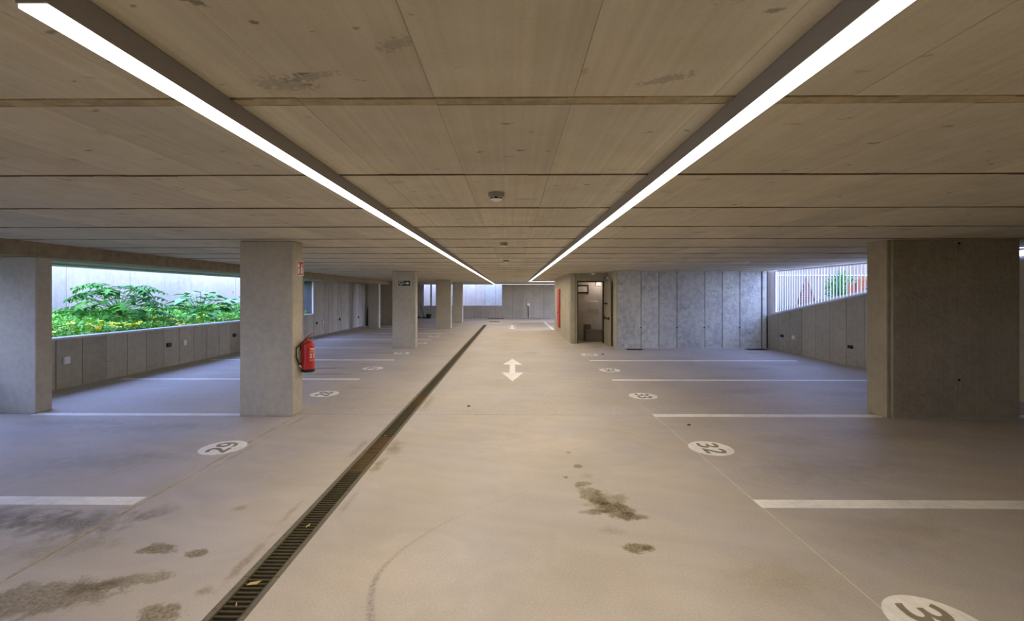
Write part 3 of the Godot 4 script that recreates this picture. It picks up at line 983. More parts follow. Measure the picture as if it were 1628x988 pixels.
func markings():
	var side := ["before bay twenty-nine", "a", "between bays twenty-eight and twenty-seven", "between bays twenty-seven and twenty-six", "b", "between bays twenty-five and twenty-four", "beyond bay twenty-four", "two bays beyond bay twenty-four"]
	for k in 8:
		var d := 3.41 + 2.475 * k
		var x0 := -7.4 if k < 6 else -5.8
		if k == 1:
			paint_line(-6.39, -3.60, 5.88, "white line joining the beam column and the extinguisher column", 0.12)
			paint_line(-7.5, -6.91, 5.88, "short white line between parapet and beam column", 0.12)
		elif k == 4:
			paint_line(-6.39, -3.60, d, "white line from the exit sign column towards the parapet", 0.12)
		elif k == 7:
			paint_line(-6.39, -3.62, d + 0.3, "white bay line ending at the bare column beyond the exit sign column", 0.12)
		else:
			paint_line(x0, -2.885, d, "white bay line on the drain side, " + side[k])
	var rs := ["between bays thirty-one and thirty-two", "", "between bays thirty-three and thirty-four", "between bays thirty-four and thirty-five"]
	for k in 4:
		var d := 3.41 + 2.46 * k
		if k == 1:
			paint_line(1.875, 4.86, 5.89, "white bay line ending at the wide dark pier")
			paint_line(6.56, 7.4, 5.89, "short white line behind the wide pier")
		else:
			paint_line(1.875, [7.3, 0, 7.4, 6.9][k], d, "white bay line on the ramp side, " + rs[k])
	var n := 29
	for d in [4.61, 7.12, 9.6, 12.1, 14.6, 17.1]:
		bay_number(str(n), -3.02, d, true)
		n -= 1
	n = 31
	for d in [2.16, 4.64, 7.02, 9.42, 11.85]:
		bay_number(str(n), 2.07, d, false)
		n += 1
	arrow(8.19, 11.06, "white two-way arrow painted on the aisle before the door")
	arrow(20.6, 23.5, "small far white two-way arrow near the end of the drain")
	var at := V(1.9, 0, 23)
	one("edge_line", at, boxm(1.83, 1.96, 0.0002, 0.0022, 20.3, 26.0, 0.0008, at), M.paint, "white edge line along the floor beyond the red cabinet wall", "floor line")

func drain():
	var X0 := -1.525
	var X1 := -1.315
	var t := thing("drain_channel", V(-1.42, 0, 12), "long steel-edged drain channel set in the aisle floor", "drain")
	var o := t.position
	part(t, "trough", boxm(X0, X1, -0.2, -0.128, 0.5, 23.5, 0.0, o), M.dark)
	for s in [[X0, X0 + 0.034], [X1 - 0.034, X1]]:
		# worn frame in two-metre lengths
		var d := 0.5
		while d < 23.45:
			var e := minf(d + 2.0, 23.5)
			part(t, "frame_rail", boxm(s[0], s[1], -0.128, 0.002, d + 0.001, e - 0.001, 0.003, o), M.steel)
			d = e
	part(t, "end_plate", boxm(X0, X1, -0.128, 0.002, 23.5, 23.52, 0.002, o), M.steel)
	var gx0 := X0 + 0.036
	var gx1 := X1 - 0.036
	var pitch := 0.5 / 14.0
	var bar := boxm(gx0 + 0.42 + 1.0 - 0.0, gx1 + 1.42, -0.022, -0.003, -0.0075, 0.0075, 0.0015)
	var rail := boxm(-0.003, 0.003, -0.024, -0.002, -0.2485, 0.2485, 0.0)
	var k := 0
	var d := 0.5
	while d < 23.4:
		var c := d + 0.25
		var rusty := (c > 4.2 and c < 4.8) or (c > 6.7 and c < 7.2) or (c > 4.8 and c < 5.2)
		var lab := "rust-brown drain grate with clogged slots" if rusty else "dark slotted drain grate lying in the channel"
		var g := thing("drain_grate", V(-1.42, 0, c), lab, "grate", "rusty drain grates" if rusty else "slotted drain grates")
		var m: Material = M.grate_rust if rusty else M.grate
		if rusty:
			part(g, "silt", boxm(gx0 + 1.42, gx1 + 1.42, -0.03, -0.009, -0.24, 0.24), M.grate_rust, "brown silt between the bars")
		for s in [gx0 + 1.42 + 0.003, gx1 + 1.42 - 0.003]:
			part(g, "side_rail", rail, m).position = Vector3(s, 0, 0)
		if c < 13.0:
			for i in 14:
				part(g, "bar", bar, m).position = Vector3(0, 0, 0.25 - pitch * (i + 0.5))
		else:
			var mb := MB.new()
			for i in 14:
				mb.bx(Vector3(gx0 + 1.42, -0.022, 0.25 - pitch * (i + 0.5) - 0.0075), Vector3(gx1 + 1.42, -0.003, 0.25 - pitch * (i + 0.5) + 0.0075))
			part(g, "bars", mb.mesh(), m).set_meta("kind", "stuff")
		d += 0.5
		k += 1
	# litter caught on it
	for q in [[-1.43, 2.44, 0.035, 0.4, "curled yellow dry leaf on the drain grate"], [-1.41, 3.05, 0.02, 1.2, "small pale scrap of leaf on the drain grate"], [-1.42, 2.27, 0.012, 2.0, "tiny pale crumb of leaf on the drain grate"], [-1.44, 5.02, 0.016, 0.2, "white paper scrap on the drain grate"]]:
		var mb := MB.new()
		var b := Basis(Vector3.UP, q[3])
		var s: float = q[2]
		var pts := [Vector3(-s, 0.002, 0), Vector3(-0.3 * s, 0.008, 0.45 * s), Vector3(0.5 * s, 0.003, 0.35 * s), Vector3(1.2 * s, 0.012, 0), Vector3(0.3 * s, 0.004, -0.4 * s), Vector3(-0.5 * s, 0.009, -0.3 * s)]
		for i in range(1, 5):
			mb.tri(b * pts[0], b * pts[i], b * pts[i + 1], Vector3.UP)
			mb.tri(b * pts[0] - Vector3(0, 0.001, 0), b * pts[i] - Vector3(0, 0.001, 0), b * pts[i + 1] - Vector3(0, 0.001, 0), Vector3.DOWN)
		one("dry_leaf", V(q[0], -0.002, q[1]), mb.mesh(), M.dry_leaf, q[4], "leaf")
	# crumbs of concrete on the floor
	for q in [[-0.62, 6.35, 0.028, "small dark crumb of dirt lying in the aisle"], [2.17, 5.46, 0.025, "small dark crumb of dirt beside the pier's bay line"], [2.43, 11.9, 0.04, "dark crumb lying before the door"]]:
		var mb := MB.new()
		mb.lathe([[q[2], 0.0], [q[2] * 0.8, q[2] * 0.35], [q[2] * 0.3, q[2] * 0.55], [0.0, q[2] * 0.55]], Vector3.ZERO, Vector3.UP, 7)
		one("dirt_crumb", V(q[0], 0, q[1]), mb.mesh(), M.bark, q[3], "crumb")

func floor_grates():
	for q in [[3.35, 3.80, 12.85, 13.12, "black floor grate at the foot of the blotched wall near the door"], [6.85, 7.40, 12.85, 13.15, "black floor grate in the corner under the ramp railing"], [-1.65, -0.55, 29.6, 30.3, "dark floor grate at the foot of the far end wall"], [-1.35, -0.75, 26.0, 26.6, "second small dark grate between drain end and far wall"]]:
		var at := V((q[0] + q[1]) / 2, 0, (q[2] + q[3]) / 2)
		var t := thing("floor_grate", at, q[4], "grate", "floor grates")
		part(t, "frame", boxm(q[0], q[1], 0.0, 0.006, q[2], q[3], 0.002, at), M.dark)
		var x: float = q[0] + 0.03
		while x < q[1] - 0.02:
			part(t, "bar", boxm(x, x + 0.02, 0.006, 0.012, q[2] + 0.02, q[3] - 0.02, 0.0, at), M.black_plastic)
			x += 0.05

func extinguisher():
	var at := V(-2.785, 0.55, 6.03)
	var t := thing("fire_extinguisher", at, "red fire extinguisher with black hose hung on the concrete column", "extinguisher")
	var b := MB.new()
	b.lathe([[0.0, 0.035], [0.082, 0.035], [0.085, 0.05], [0.085, 0.355], [0.082, 0.375], [0.07, 0.395], [0.045, 0.412], [0.026, 0.418], [0.024, 0.43], [0.0, 0.43]], Vector3.ZERO, Vector3.UP, 32)
	var cyl := part(t, "cylinder", b.mesh(), M.red)
	var f := MB.new()
	f.lathe([[0.0, 0.0], [0.078, 0.0], [0.084, 0.006], [0.0865, 0.036], [0.08, 0.042]], Vector3.ZERO, Vector3.UP, 32)
	part(t, "base_ring", f.mesh(), M.rubber, "black base ring")
	var v := MB.new()
	v.lathe([[0.0, 0.42], [0.017, 0.42], [0.017, 0.452], [0.013, 0.456], [0.013, 0.47], [0.0, 0.47]], Vector3.ZERO, Vector3.UP, 14)
	v.tube([Vector3(0, 0.443, 0), Vector3(-0.03, 0.443, 0.012)], 0.009, 8)
	var vl := part(t, "valve", v.mesh(), M.brass, "brass valve")
	# the levers point out to the aisle
	var h := MB.new()
	var tr := Transform3D(Basis(Vector3.FORWARD, 0.30), Vector3(0, 0.46, 0))
	h.bx(Vector3(-0.045, -0.006, -0.011), Vector3(0.055, 0.006, 0.011), 0.003, Transform3D(Basis(Vector3.BACK, -0.10), Vector3(0.01, 0.455, 0)))
	part(vl, "carry_handle", h.mesh(), M.red)
	var h2 := MB.new()
	h2.bx(Vector3(-0.045, -0.006, -0.011), Vector3(0.07, 0.005, 0.011), 0.003, Transform3D(Basis(Vector3.BACK, 0.55), Vector3(0.005, 0.483, 0)))
	part(vl, "lever", h2.mesh(), M.red)
	# hose: leaves the valve towards the column front, loops down to the clip
	var c := Curve3D.new()
	c.add_point(Vector3(-0.03, 0.443, 0.012), Vector3.ZERO, Vector3(-0.03, 0.01, 0.07))
	c.add_point(Vector3(-0.076, 0.34, 0.175), Vector3(0.005, 0.08, -0.03), Vector3(-0.003, -0.05, 0.02))
	c.add_point(Vector3(-0.078, 0.22, 0.175), Vector3(0.0, 0.06, 0.01), Vector3(0.0, -0.06, -0.015))
	c.add_point(Vector3(-0.075, 0.10, 0.085), Vector3(0.0, 0.05, 0.04), Vector3.ZERO)
	var hp := MB.new()
	hp.tube(Array(c.get_baked_points()).filter(func(_p): return true), 0.0095, 8)
	var hs := part(t, "hose", hp.mesh(), M.rubber, "black rubber hose")
	var n := MB.new()
	n.tube([Vector3(-0.076, 0.108, 0.09), Vector3(-0.068, 0.07, 0.06)], 0.011, 8, 0.013)
	part(hs, "nozzle", n.mesh(), M.cream_plastic, "pale nozzle clip")
	var br := MB.new()
	br.bx(Vector3(-0.099, 0.30, -0.02), Vector3(-0.075, 0.40, 0.02), 0.003)
	br.bx(Vector3(-0.099, 0.09, -0.015), Vector3(-0.08, 0.12, 0.015), 0.003)
	part(t, "bracket", br.mesh(), M.rubber)
	# instruction print round the aisle side
	var im := Image.create(96, 192, false, Image.FORMAT_RGB8)
	im.fill(Color(0.70, 0.02, 0.035))
	var w := Color(0.93, 0.88, 0.86)
	var r := RandomNumberGenerator.new()
	r.seed = 3
	im.fill_rect(Rect2i(10, 10, 76, 8), w)
	im.fill_rect(Rect2i(16, 24, 64, 8), w)
	for row in 4:
		var x := 8
		while x < 84:
			var l := r.randi_range(3, 9)
			im.fill_rect(Rect2i(x, 42 + row * 7, l, 3), w)
			x += l + 3
	for row in 2:
		for q in 3:
			im.fill_rect(Rect2i(10 + q * 28, 78 + row * 34, 18, 24), w)
			im.fill_rect(Rect2i(13 + q * 28, 82 + row * 34, 8, 12), Color(0.35, 0.08, 0.08))
	for row in 4:
		var x := 8
		while x < 84:
			var l := r.randi_range(2, 8)
			im.fill_rect(Rect2i(x, 152 + row * 8, l, 3), w)
			x += l + 3
	var lm := mat(Color.WHITE, 0.35)
	lm.albedo_texture = ImageTexture.create_from_image(im)
	var lb := MB.new()
	for k in 12:
		var a0 := deg_to_rad(-38 + 100.0 * k / 12)      # measured from +X towards +Z
		var a1 := deg_to_rad(-38 + 100.0 * (k + 1) / 12)
		var e0 := Vector3(cos(a0), 0, sin(a0))
		var e1 := Vector3(cos(a1), 0, sin(a1))
		var u0 := 1.0 - k / 12.0
		var u1 := 1.0 - (k + 1) / 12.0
		var q0 := e0 * 0.0856
		var q1 := e1 * 0.0856
		var y0 := Vector3(0, 0.135, 0)
		var y1 := Vector3(0, 0.335, 0)
		lb.stri(q0 + y0, q1 + y0, q1 + y1, e0, e1, e1, Vector2(u0, 1), Vector2(u1, 1), Vector2(u1, 0))
		lb.stri(q0 + y0, q1 + y1, q0 + y1, e0, e1, e0, Vector2(u0, 1), Vector2(u1, 0), Vector2(u0, 0))
	part(cyl, "label_print", lb.mesh(), lm, "white instruction print")

func signs():
	# red sign on the aisle side of the first column
	var x := -2.885
	var at := V(x, 1.96, 6.012)
	var t := thing("fire_sign", at, "red fire extinguisher sign with white pictograms on the column", "sign")
	var P := func(d0: float, d1: float, y0: float, y1: float, e: float) -> ArrayMesh:
		return boxm(0.0005, e, y0, y1, d0, d1)
	part(t, "plate", P.call(-0.098, 0.098, -0.098, 0.098, 0.003), M.sign_white, "white border")
	var fld := part(t, "field", P.call(-0.088, 0.088, -0.09, 0.09, 0.0036), M.sign_red, "red field")
	# left half: flames above an extinguisher, right half: a tall extinguisher with hose
	var fl := MB.new()
	fl.prism(PackedVector2Array([Vector2(-0.075, 0.012), Vector2(-0.02, 0.012), Vector2(-0.018, 0.04), Vector2(-0.03, 0.05), Vector2(-0.035, 0.078), Vector2(-0.048, 0.055), Vector2(-0.062, 0.082), Vector2(-0.076, 0.045)]), Vector3(0.0036, 0, 0), Vector3(0, 0, -1), Vector3.UP, Vector3(0.0006, 0, 0))
	part(fld, "flame_symbol", fl.mesh(), M.sign_white)
	part(fld, "extinguisher_symbol", P.call(-0.068, -0.024, -0.075, 0.0, 0.0042), M.sign_white)
	var ex := MB.new()
	ex.prism(PackedVector2Array([Vector2(0.018, -0.072), Vector2(0.062, -0.072), Vector2(0.062, 0.01), Vector2(0.05, 0.026), Vector2(0.05, 0.045), Vector2(0.072, 0.055), Vector2(0.05, 0.06), Vector2(0.03, 0.06), Vector2(0.03, 0.026), Vector2(0.018, 0.01)]), Vector3(0.0036, 0, 0), Vector3(0, 0, -1), Vector3.UP, Vector3(0.0006, 0, 0))
	part(fld, "extinguisher_symbol", ex.mesh(), M.sign_white)
	# green exit sign on the second column
	var g := thing("exit_sign", V(-3.225, 1.945, 13.25), "green exit sign with doorway symbol and right arrow on column", "sign")
	var Q := func(x0: float, x1: float, y0: float, y1: float, e: float) -> ArrayMesh:
		return boxm(x0, x1, y0, y1, -e, -0.0005)
	part(g, "plate", Q.call(-0.20, 0.20, -0.098, 0.098, 0.003), M.sign_white, "pale border")
	var gf := part(g, "field", Q.call(-0.186, 0.186, -0.084, 0.084, 0.004), M.sign_green, "dark green field")
	var dr := MB.new()
	dr.box(-0.16, -0.145, -0.045, 0.06, -0.005, -0.004)
	dr.box(-0.045, -0.03, -0.045, 0.06, -0.005, -0.004)
	dr.box(-0.145, -0.045, 0.047, 0.06, -0.005, -0.004)
	part(gf, "doorway_symbol", dr.mesh(), M.sign_white)
	var ar := MB.new()
	ar.prism(PackedVector2Array([Vector2(-0.105, -0.07), Vector2(-0.085, -0.07), Vector2(-0.085, -0.03), Vector2(-0.07, -0.035), Vector2(-0.095, 0.02), Vector2(-0.12, -0.035), Vector2(-0.105, -0.03)]), Vector3(0, 0, 0.004), Vector3(1, 0, 0), Vector3.UP, Vector3(0, 0, 0.001))
	part(gf, "entry_symbol", ar.mesh(), M.sign_white)
	var rr := MB.new()
	rr.prism(PackedVector2Array([Vector2(0.01, -0.013), Vector2(0.085, -0.013), Vector2(0.085, -0.05), Vector2(0.15, 0.0), Vector2(0.085, 0.05), Vector2(0.085, 0.013), Vector2(0.01, 0.013)]), Vector3(0, 0, 0.004), Vector3(1, 0, 0), Vector3.UP, Vector3(0, 0, 0.001))
	part(gf, "arrow_symbol", rr.mesh(), M.sign_white)

func detectors():
	var labs := ["white smoke detector before the stained ceiling boards, largest of the aisle row", "white smoke detector in the aisle row, second from the exit end's far side", "small far smoke detector between the strip lights"]
	labs = ["white smoke detector on the ceiling nearest the filled joint", "white smoke detector above the extinguisher column's line", "white smoke detector above the two-way arrow on the aisle"]
	var ps := [[-0.11, 3.10], [-0.11, 6.03], [-0.12, 9.02]]
	for k in 3:
		var t := thing("smoke_detector", V(ps[k][0], CEIL, ps[k][1]), labs[k], "detector", "ceiling smoke detectors")
		var b := MB.new()
		b.lathe([[0.05, -0.03], [0.054, -0.028], [0.056, 0.0]], Vector3.ZERO, Vector3.UP, 28)
		b.lathe([[0.056, 0.0], [0.054, -0.028], [0.05, -0.03], [0.0, -0.03]], Vector3.ZERO, Vector3.UP, 28)
		part(t, "base", b.mesh(), M.cream_plastic)
		var s := MB.new()
		s.lathe([[0.036, -0.03], [0.036, -0.042], [0.0, -0.042]], Vector3.ZERO, Vector3.UP, 28)
		part(t, "chamber_slot", s.mesh(), M.dark, "dark smoke inlet")
		for i in 6:
			var a := TAU * i / 6
			var f := MB.new()
			f.bx(Vector3(0.034, -0.044, -0.005), Vector3(0.043, -0.029, 0.005), 0.001, Transform3D(Basis(Vector3.UP, a), Vector3.ZERO))
			part(t, "fin", f.mesh(), M.cream_plastic)
		var d := MB.new()
		d.lathe([[0.0, -0.058], [0.016, -0.056], [0.03, -0.05], [0.042, -0.044], [0.042, -0.042], [0.0, -0.042]], Vector3.ZERO, Vector3.UP, 28)
		part(t, "cap", d.mesh(), M.white_plastic)
	var q := thing("ceiling_sensor", V(5.02, CEIL, 9.5), "small white sensor on the ceiling above the ramp-side bays", "sensor")
	var qb := MB.new()
	qb.lathe([[0.0, -0.05], [0.02, -0.045], [0.03, -0.025], [0.05, -0.02], [0.05, 0.0]], Vector3.ZERO, Vector3.UP, 20)
	part(q, "body", qb.mesh(), M.white_plastic)
	var ql := MB.new()
	ql.lathe([[0.0, -0.055], [0.012, -0.052], [0.014, -0.04]], Vector3.ZERO, Vector3.UP, 12)
	part(q, "lens", ql.mesh(), M.dark)
	var e := thing("emergency_light", V(2.62, CEIL, 14.35), "small round white fitting on the ceiling above the door", "light fitting")
	var eb := MB.new()
	eb.lathe([[0.0, -0.07], [0.05, -0.062], [0.075, -0.03], [0.08, 0.0]], Vector3.ZERO, Vector3.UP, 20)
	part(e, "dome", eb.mesh(), M.white_plastic)
	var er := MB.new()
	er.lathe([[0.08, -0.012], [0.09, -0.01], [0.09, 0.0]], Vector3.ZERO, Vector3.UP, 20)
	part(e, "rim", er.mesh(), M.cream_plastic)
	var c := thing("security_camera", V(3.12, 2.10, 14.2), "white bullet security camera on the wall right of the door", "camera")
	var cb := MB.new()
	cb.tube([Vector3(-0.16, 0.04, 0.06), Vector3(-0.03, 0.05, -0.02)], 0.042, 14)
	part(c, "body", cb.mesh(), M.white_plastic)
	var cl := MB.new()
	cl.tube([Vector3(-0.165, 0.04, 0.063), Vector3(-0.159, 0.04, 0.0594)], 0.036, 14)
	part(c, "lens", cl.mesh(), M.black_plastic)
	var ca := MB.new()
	ca.tube([Vector3(0.008, 0.0, 0.0), Vector3(-0.04, 0.0, 0.0), Vector3(-0.06, 0.05, 0.0)], 0.014, 8)
	part(c, "bracket", ca.mesh(), M.white_plastic)

func socket(x: float, out: float, y: float, d: float, w: float, h: float, white: bool, label: String, group: String):
	var at := V(x, y, d)
	var t := thing("white_outlet_box" if white else "black_socket", at, label, "outlet box" if white else "socket", group)
	var m: Material = M.white_plastic if white else M.black_plastic
	var a := minf(out * 0.0, out * 0.03)
	var b := maxf(out * 0.0, out * 0.03)
	part(t, "box", boxm(a, b, -h / 2, h / 2, -w / 2, w / 2, 0.004), m)
	var e0 := minf(out * 0.03, out * 0.036)
	var e1 := maxf(out * 0.03, out * 0.036)
	part(t, "cover", boxm(e0, e1, -h / 2 + 0.012, h / 2 - 0.012, -w / 2 + 0.012, w / 2 - 0.012, 0.002), m)

func sockets():
	socket(XL, 1, 0.475, 7.53, 0.11, 0.125, true, "large white outlet box on the parapet beside the beam column", "outlet boxes on the parapet")
	socket(XL, 1, 0.482, 9.80, 0.12, 0.09, false, "black socket on the parapet next to a white outlet box", "sockets on the parapet")
	socket(XL, 1, 0.485, 10.27, 0.10, 0.125, true, "white outlet box on the parapet right of the black socket", "outlet boxes on the parapet")
	socket(XL, 1, 0.487, 12.14, 0.12, 0.09, false, "black socket on the parapet close to the extinguisher column", "sockets on the parapet")
	socket(XL, 1, 0.49, 17.28, 0.11, 0.10, false, "dark socket on the full-height left wall near the jamb", "sockets on the left wall")
	socket(XL, 1, 0.49, 17.85, 0.09, 0.12, true, "pale outlet box on the full-height left wall", "outlet boxes on the left wall")
	socket(XL, 1, 0.51, 19.6, 0.11, 0.10, false, "dark socket midway along the full-height left wall", "sockets on the left wall")
	socket(XL, 1, 0.48, 22.0, 0.11, 0.09, false, "dark socket on the left wall near the leaning board", "sockets on the left wall")
	socket(XR, -1, 0.447, 12.54, 0.13, 0.075, false, "black socket on the ramp parapet beside the white box", "sockets on the ramp parapet")
	socket(XR, -1, 0.447, 12.02, 0.12, 0.095, true, "white outlet box on the ramp parapet", "outlet boxes on the ramp parapet")
	socket(XR, -1, 0.43, 10.02, 0.13, 0.075, false, "black socket on the ramp parapet close to the pier", "sockets on the ramp parapet")
	# small box with a cable on the end wall
	var t := thing("white_outlet_box", V(1.13, 0.92, 30.6), "white box with a dark cable on the far end wall", "outlet box")
	part(t, "box", boxm(-0.1, 0.1, -0.09, 0.09, -0.05, 0.0, 0.006), M.white_plastic)
	var mb := MB.new()
	mb.tube([Vector3(0, -0.09, 0.02), Vector3(0.0, -0.5, 0.02), Vector3(0.0, -0.9, 0.02)], 0.02, 8)
	part(t, "cable", mb.mesh(), M.dark)

func red_cabinet():
	var t := thing("fire_hose_cabinet", V(1.93, 0.27, 18.08), "tall red fire hose cabinet on the aisle side of the core", "cabinet")
	part(t, "frame", boxm(-0.03, 0.0, 0, 1.57, -0.38, 0.38, 0.005), M.red_dull)
	var cd := part(t, "door", boxm(-0.045, -0.03, 0.03, 1.0, -0.35, 0.35, 0.004), M.red_dull)
	part(t, "door", boxm(-0.045, -0.03, 1.03, 1.54, -0.35, 0.35, 0.004), M.red_dull)
	part(cd, "handle", boxm(-0.06, -0.045, 0.55, 0.65, 0.28, 0.31, 0.003), M.black_plastic)

func lobby():
	# mini basketball hoop on the lobby wall
	var at := V(2.50, 1.80, 15.75)
	var t := thing("basketball_hoop", at, "small basketball hoop with dark-framed backboard in the lobby", "hoop")
	part(t, "backboard", boxm(-0.17, 0.17, -0.12, 0.12, -0.025, -0.002, 0.003), M.white_plastic)
	var fr := MB.new()
	fr.box(-0.21, 0.21, 0.10, 0.15, -0.035, -0.002, 0.003)
	fr.box(-0.21, 0.21, -0.16, -0.10, -0.035, -0.002, 0.003)
	fr.box(-0.21, -0.16, -0.10, 0.10, -0.035, -0.002, 0.003)
	fr.box(0.16, 0.21, -0.10, 0.10, -0.035, -0.002, 0.003)
	part(t, "frame", fr.mesh(), mat(Color(0.20, 0.10, 0.10), 0.5), "dark frame")
	var rim := []
	for k in 25:
		rim.append(Vector3(0.13 * cos(TAU * k / 24) - 0.07, -0.15, 0.17 + 0.13 * sin(TAU * k / 24)))
	var rm := MB.new()
	rm.tube(rim, 0.009, 6)
	rm.bx(Vector3(-0.12, -0.165, 0.0), Vector3(-0.02, -0.135, 0.05), 0.003)
	var rim_part := part(t, "rim", rm.mesh(), M.red, "red rim")
	var net := MB.new()
	for k in 8:
		for s in [-1, 1]:
			var a := TAU * k / 8
			var a2: float = a + s * 0.7
			net.tube([Vector3(0.13 * cos(a) - 0.07, -0.15, 0.17 + 0.13 * sin(a)), Vector3(0.085 * cos(a2) - 0.07, -0.36, 0.17 + 0.085 * sin(a2))], 0.005, 5)
	part(rim_part, "net", net.mesh(), M.net)
	# louvre
	var v := thing("wall_louvre", V(2.88, 1.22, 15.75), "white louvred vent on the lobby wall", "vent")
	part(v, "frame", boxm(-0.18, 0.18, -0.17, 0.17, -0.012, -0.001, 0.003), M.white_plastic)
	for k in 6:
		var mb := MB.new()
		mb.bx(Vector3(-0.165, -0.003, 0), Vector3(0.165, 0.003, 0.035), 0.0, Transform3D(Basis(Vector3.RIGHT, 0.6), Vector3(0, -0.14 + 0.055 * k, 0.014)))
		part(v, "slat", mb.mesh(), M.cream_plastic)
	# low brown-grey box with a flap
	var b := thing("storage_box", V(2.82, 0, 15.4), "low brown-grey box standing on the lobby floor", "box")
	part(b, "body", boxm(-0.30, 0.30, 0, 0.36, -0.22, 0.22, 0.006), M.box_brown)
	part(b, "lid", boxm(-0.31, 0.31, 0.36, 0.385, -0.23, 0.23, 0.004), M.box_brown)
	part(b, "back_panel", boxm(-0.31, -0.05, 0.385, 0.56, 0.19, 0.22, 0.004), M.box_brown)
	# wall lamp high on the right inside
	var l := thing("lobby_lamp", V(3.05, 2.0, 15.72), "small white lamp high on the lobby wall", "lamp")
	part(l, "base", boxm(-0.09, 0.09, -0.09, 0.09, -0.03, 0.0, 0.004), M.white_plastic)
	var dm := MB.new()
	dm.lathe([[0.08, 0.0], [0.075, 0.03], [0.05, 0.05], [0.0, 0.058]], Vector3(0, 0, 0.03), Vector3(0, 0, 1), 20)
	part(l, "light_globe", dm.mesh(), mat(Color(0.9, 0.88, 0.85), 0.4))
	var ol := OmniLight3D.new()
	ol.name = "lobby_light"
	l.add_child(ol)
	ol.position = Vector3(0.0, 0.0, 0.3)
	ol.light_energy = 0.14
	ol.light_color = Color(1.0, 0.93, 0.88)
	ol.light_size = 0.06
	ol.omni_range = 12.0
	ol.omni_attenuation = 2.0
	ol.shadow_enabled = true

func far_clutter():
	# bucket, broom and a stepladder-like frame before the far opening
	var t := thing("bucket", V(-5.62, 0, 29.9), "black bucket standing under the far opening", "bucket")
	var b := MB.new()
	b.lathe([[0.0, 0.0], [0.14, 0.0], [0.19, 0.27], [0.2, 0.28], [0.185, 0.28], [0.175, 0.24], [0.0, 0.24]], Vector3.ZERO, Vector3.UP, 20)
	part(t, "pail", b.mesh(), M.black_plastic)
	var hpts := []
	for k in 13:
		var a := PI * k / 12
		hpts.append(Vector3(0.19 * cos(a), 0.27 + 0.03 * sin(a), 0.12 * sin(a)))
	var h := MB.new()
	h.tube(hpts, 0.008, 6)
	part(t, "handle", h.mesh(), M.dark)
	var br := thing("broom", V(-6.0, 0, 30.1), "dark broom leaning on the wall beside the bucket", "broom")
	var s := MB.new()
	s.tube([Vector3(0.05, 0.08, 0.1), Vector3(-0.35, 0.98, -0.42)], 0.018, 8)
	part(br, "stick", s.mesh(), M.dark)
	part(br, "head", boxm(-0.12, 0.16, 0.0, 0.09, -0.16, -0.06, 0.01), M.bark)
	var mp := thing("mop", V(-6.35, 0, 30.2), "grey mop standing in the corner left of the far opening", "mop")
	var ms := MB.new()
	ms.tube([Vector3(0, 0.1, 0.0), Vector3(-0.05, 1.15, -0.32)], 0.017, 8)
	part(mp, "stick", ms.mesh(), M.alu)
	var mh := MB.new()
	mh.lathe([[0.0, 0.0], [0.14, 0.0], [0.12, 0.05], [0.03, 0.14], [0.0, 0.14]], Vector3.ZERO, Vector3.UP, 14)
	part(mp, "head", mh.mesh(), M.rock)
	# dark board leaning by the left column
	var bt := thing("leaning_board", V(-7.42, 0, 22.86), "tall dark board leaning in the corner behind the beam column", "board")
	var bm := MB.new()
	bm.bx(Vector3(-0.13, 0, -0.012), Vector3(0.13, 0.98, 0.012), 0.004, Transform3D(Basis(Vector3.RIGHT, -0.22), Vector3.ZERO))
	part(bt, "sheet", bm.mesh(), M.dark_board)
	var bn := MB.new()
	bn.bx(Vector3(-0.11, 0.04, 0.012), Vector3(-0.08, 0.94, 0.022), 0.0, Transform3D(Basis(Vector3.RIGHT, -0.22), Vector3.ZERO))
	part(bt, "batten", bn.mesh(), M.black_plastic)

func railing():
	var rt := func(d: float) -> float: return 0.975 + 0.1725 * (13.25 - d) + 0.03
	var x := XR + 0.12
	var at := V(x, 0.9, 10)
	var t := thing("ramp_railing", at, "white barred railing along the top of the ramp parapet", "railing")
	part(t, "post", boxm(x - 0.03, x + 0.03, rt.call(13.1) - 0.02, CEIL + 0.01, 13.02, 13.12, 0.004, at), M.white_metal)
	var bot := MB.new(at)
	bot.prism(PackedVector2Array([Vector2(5.9, rt.call(5.9) + 0.02), Vector2(13.05, rt.call(13.05) + 0.02), Vector2(13.05, rt.call(13.05) + 0.05), Vector2(5.9, rt.call(5.9) + 0.05)]), Vector3(x - 0.02, 0, 0), Vector3(0, 0, -1), Vector3.UP, Vector3(0.04, 0, 0))
	part(t, "bottom_rail", bot.mesh(), M.white_metal)
	part(t, "top_rail", boxm(x - 0.02, x + 0.02, CEIL - 0.035, CEIL - 0.002, 5.9, 13.05, 0.003, at), M.alu)
	var d := 12.93
	while d > 5.95:
		var y0: float = rt.call(d) + 0.045
		if y0 < CEIL - 0.05:
			part(t, "baluster", boxm(x - 0.008, x + 0.008, y0, CEIL - 0.03, d - 0.008, d + 0.008, 0.0, at), M.white_metal)
		d -= 0.105

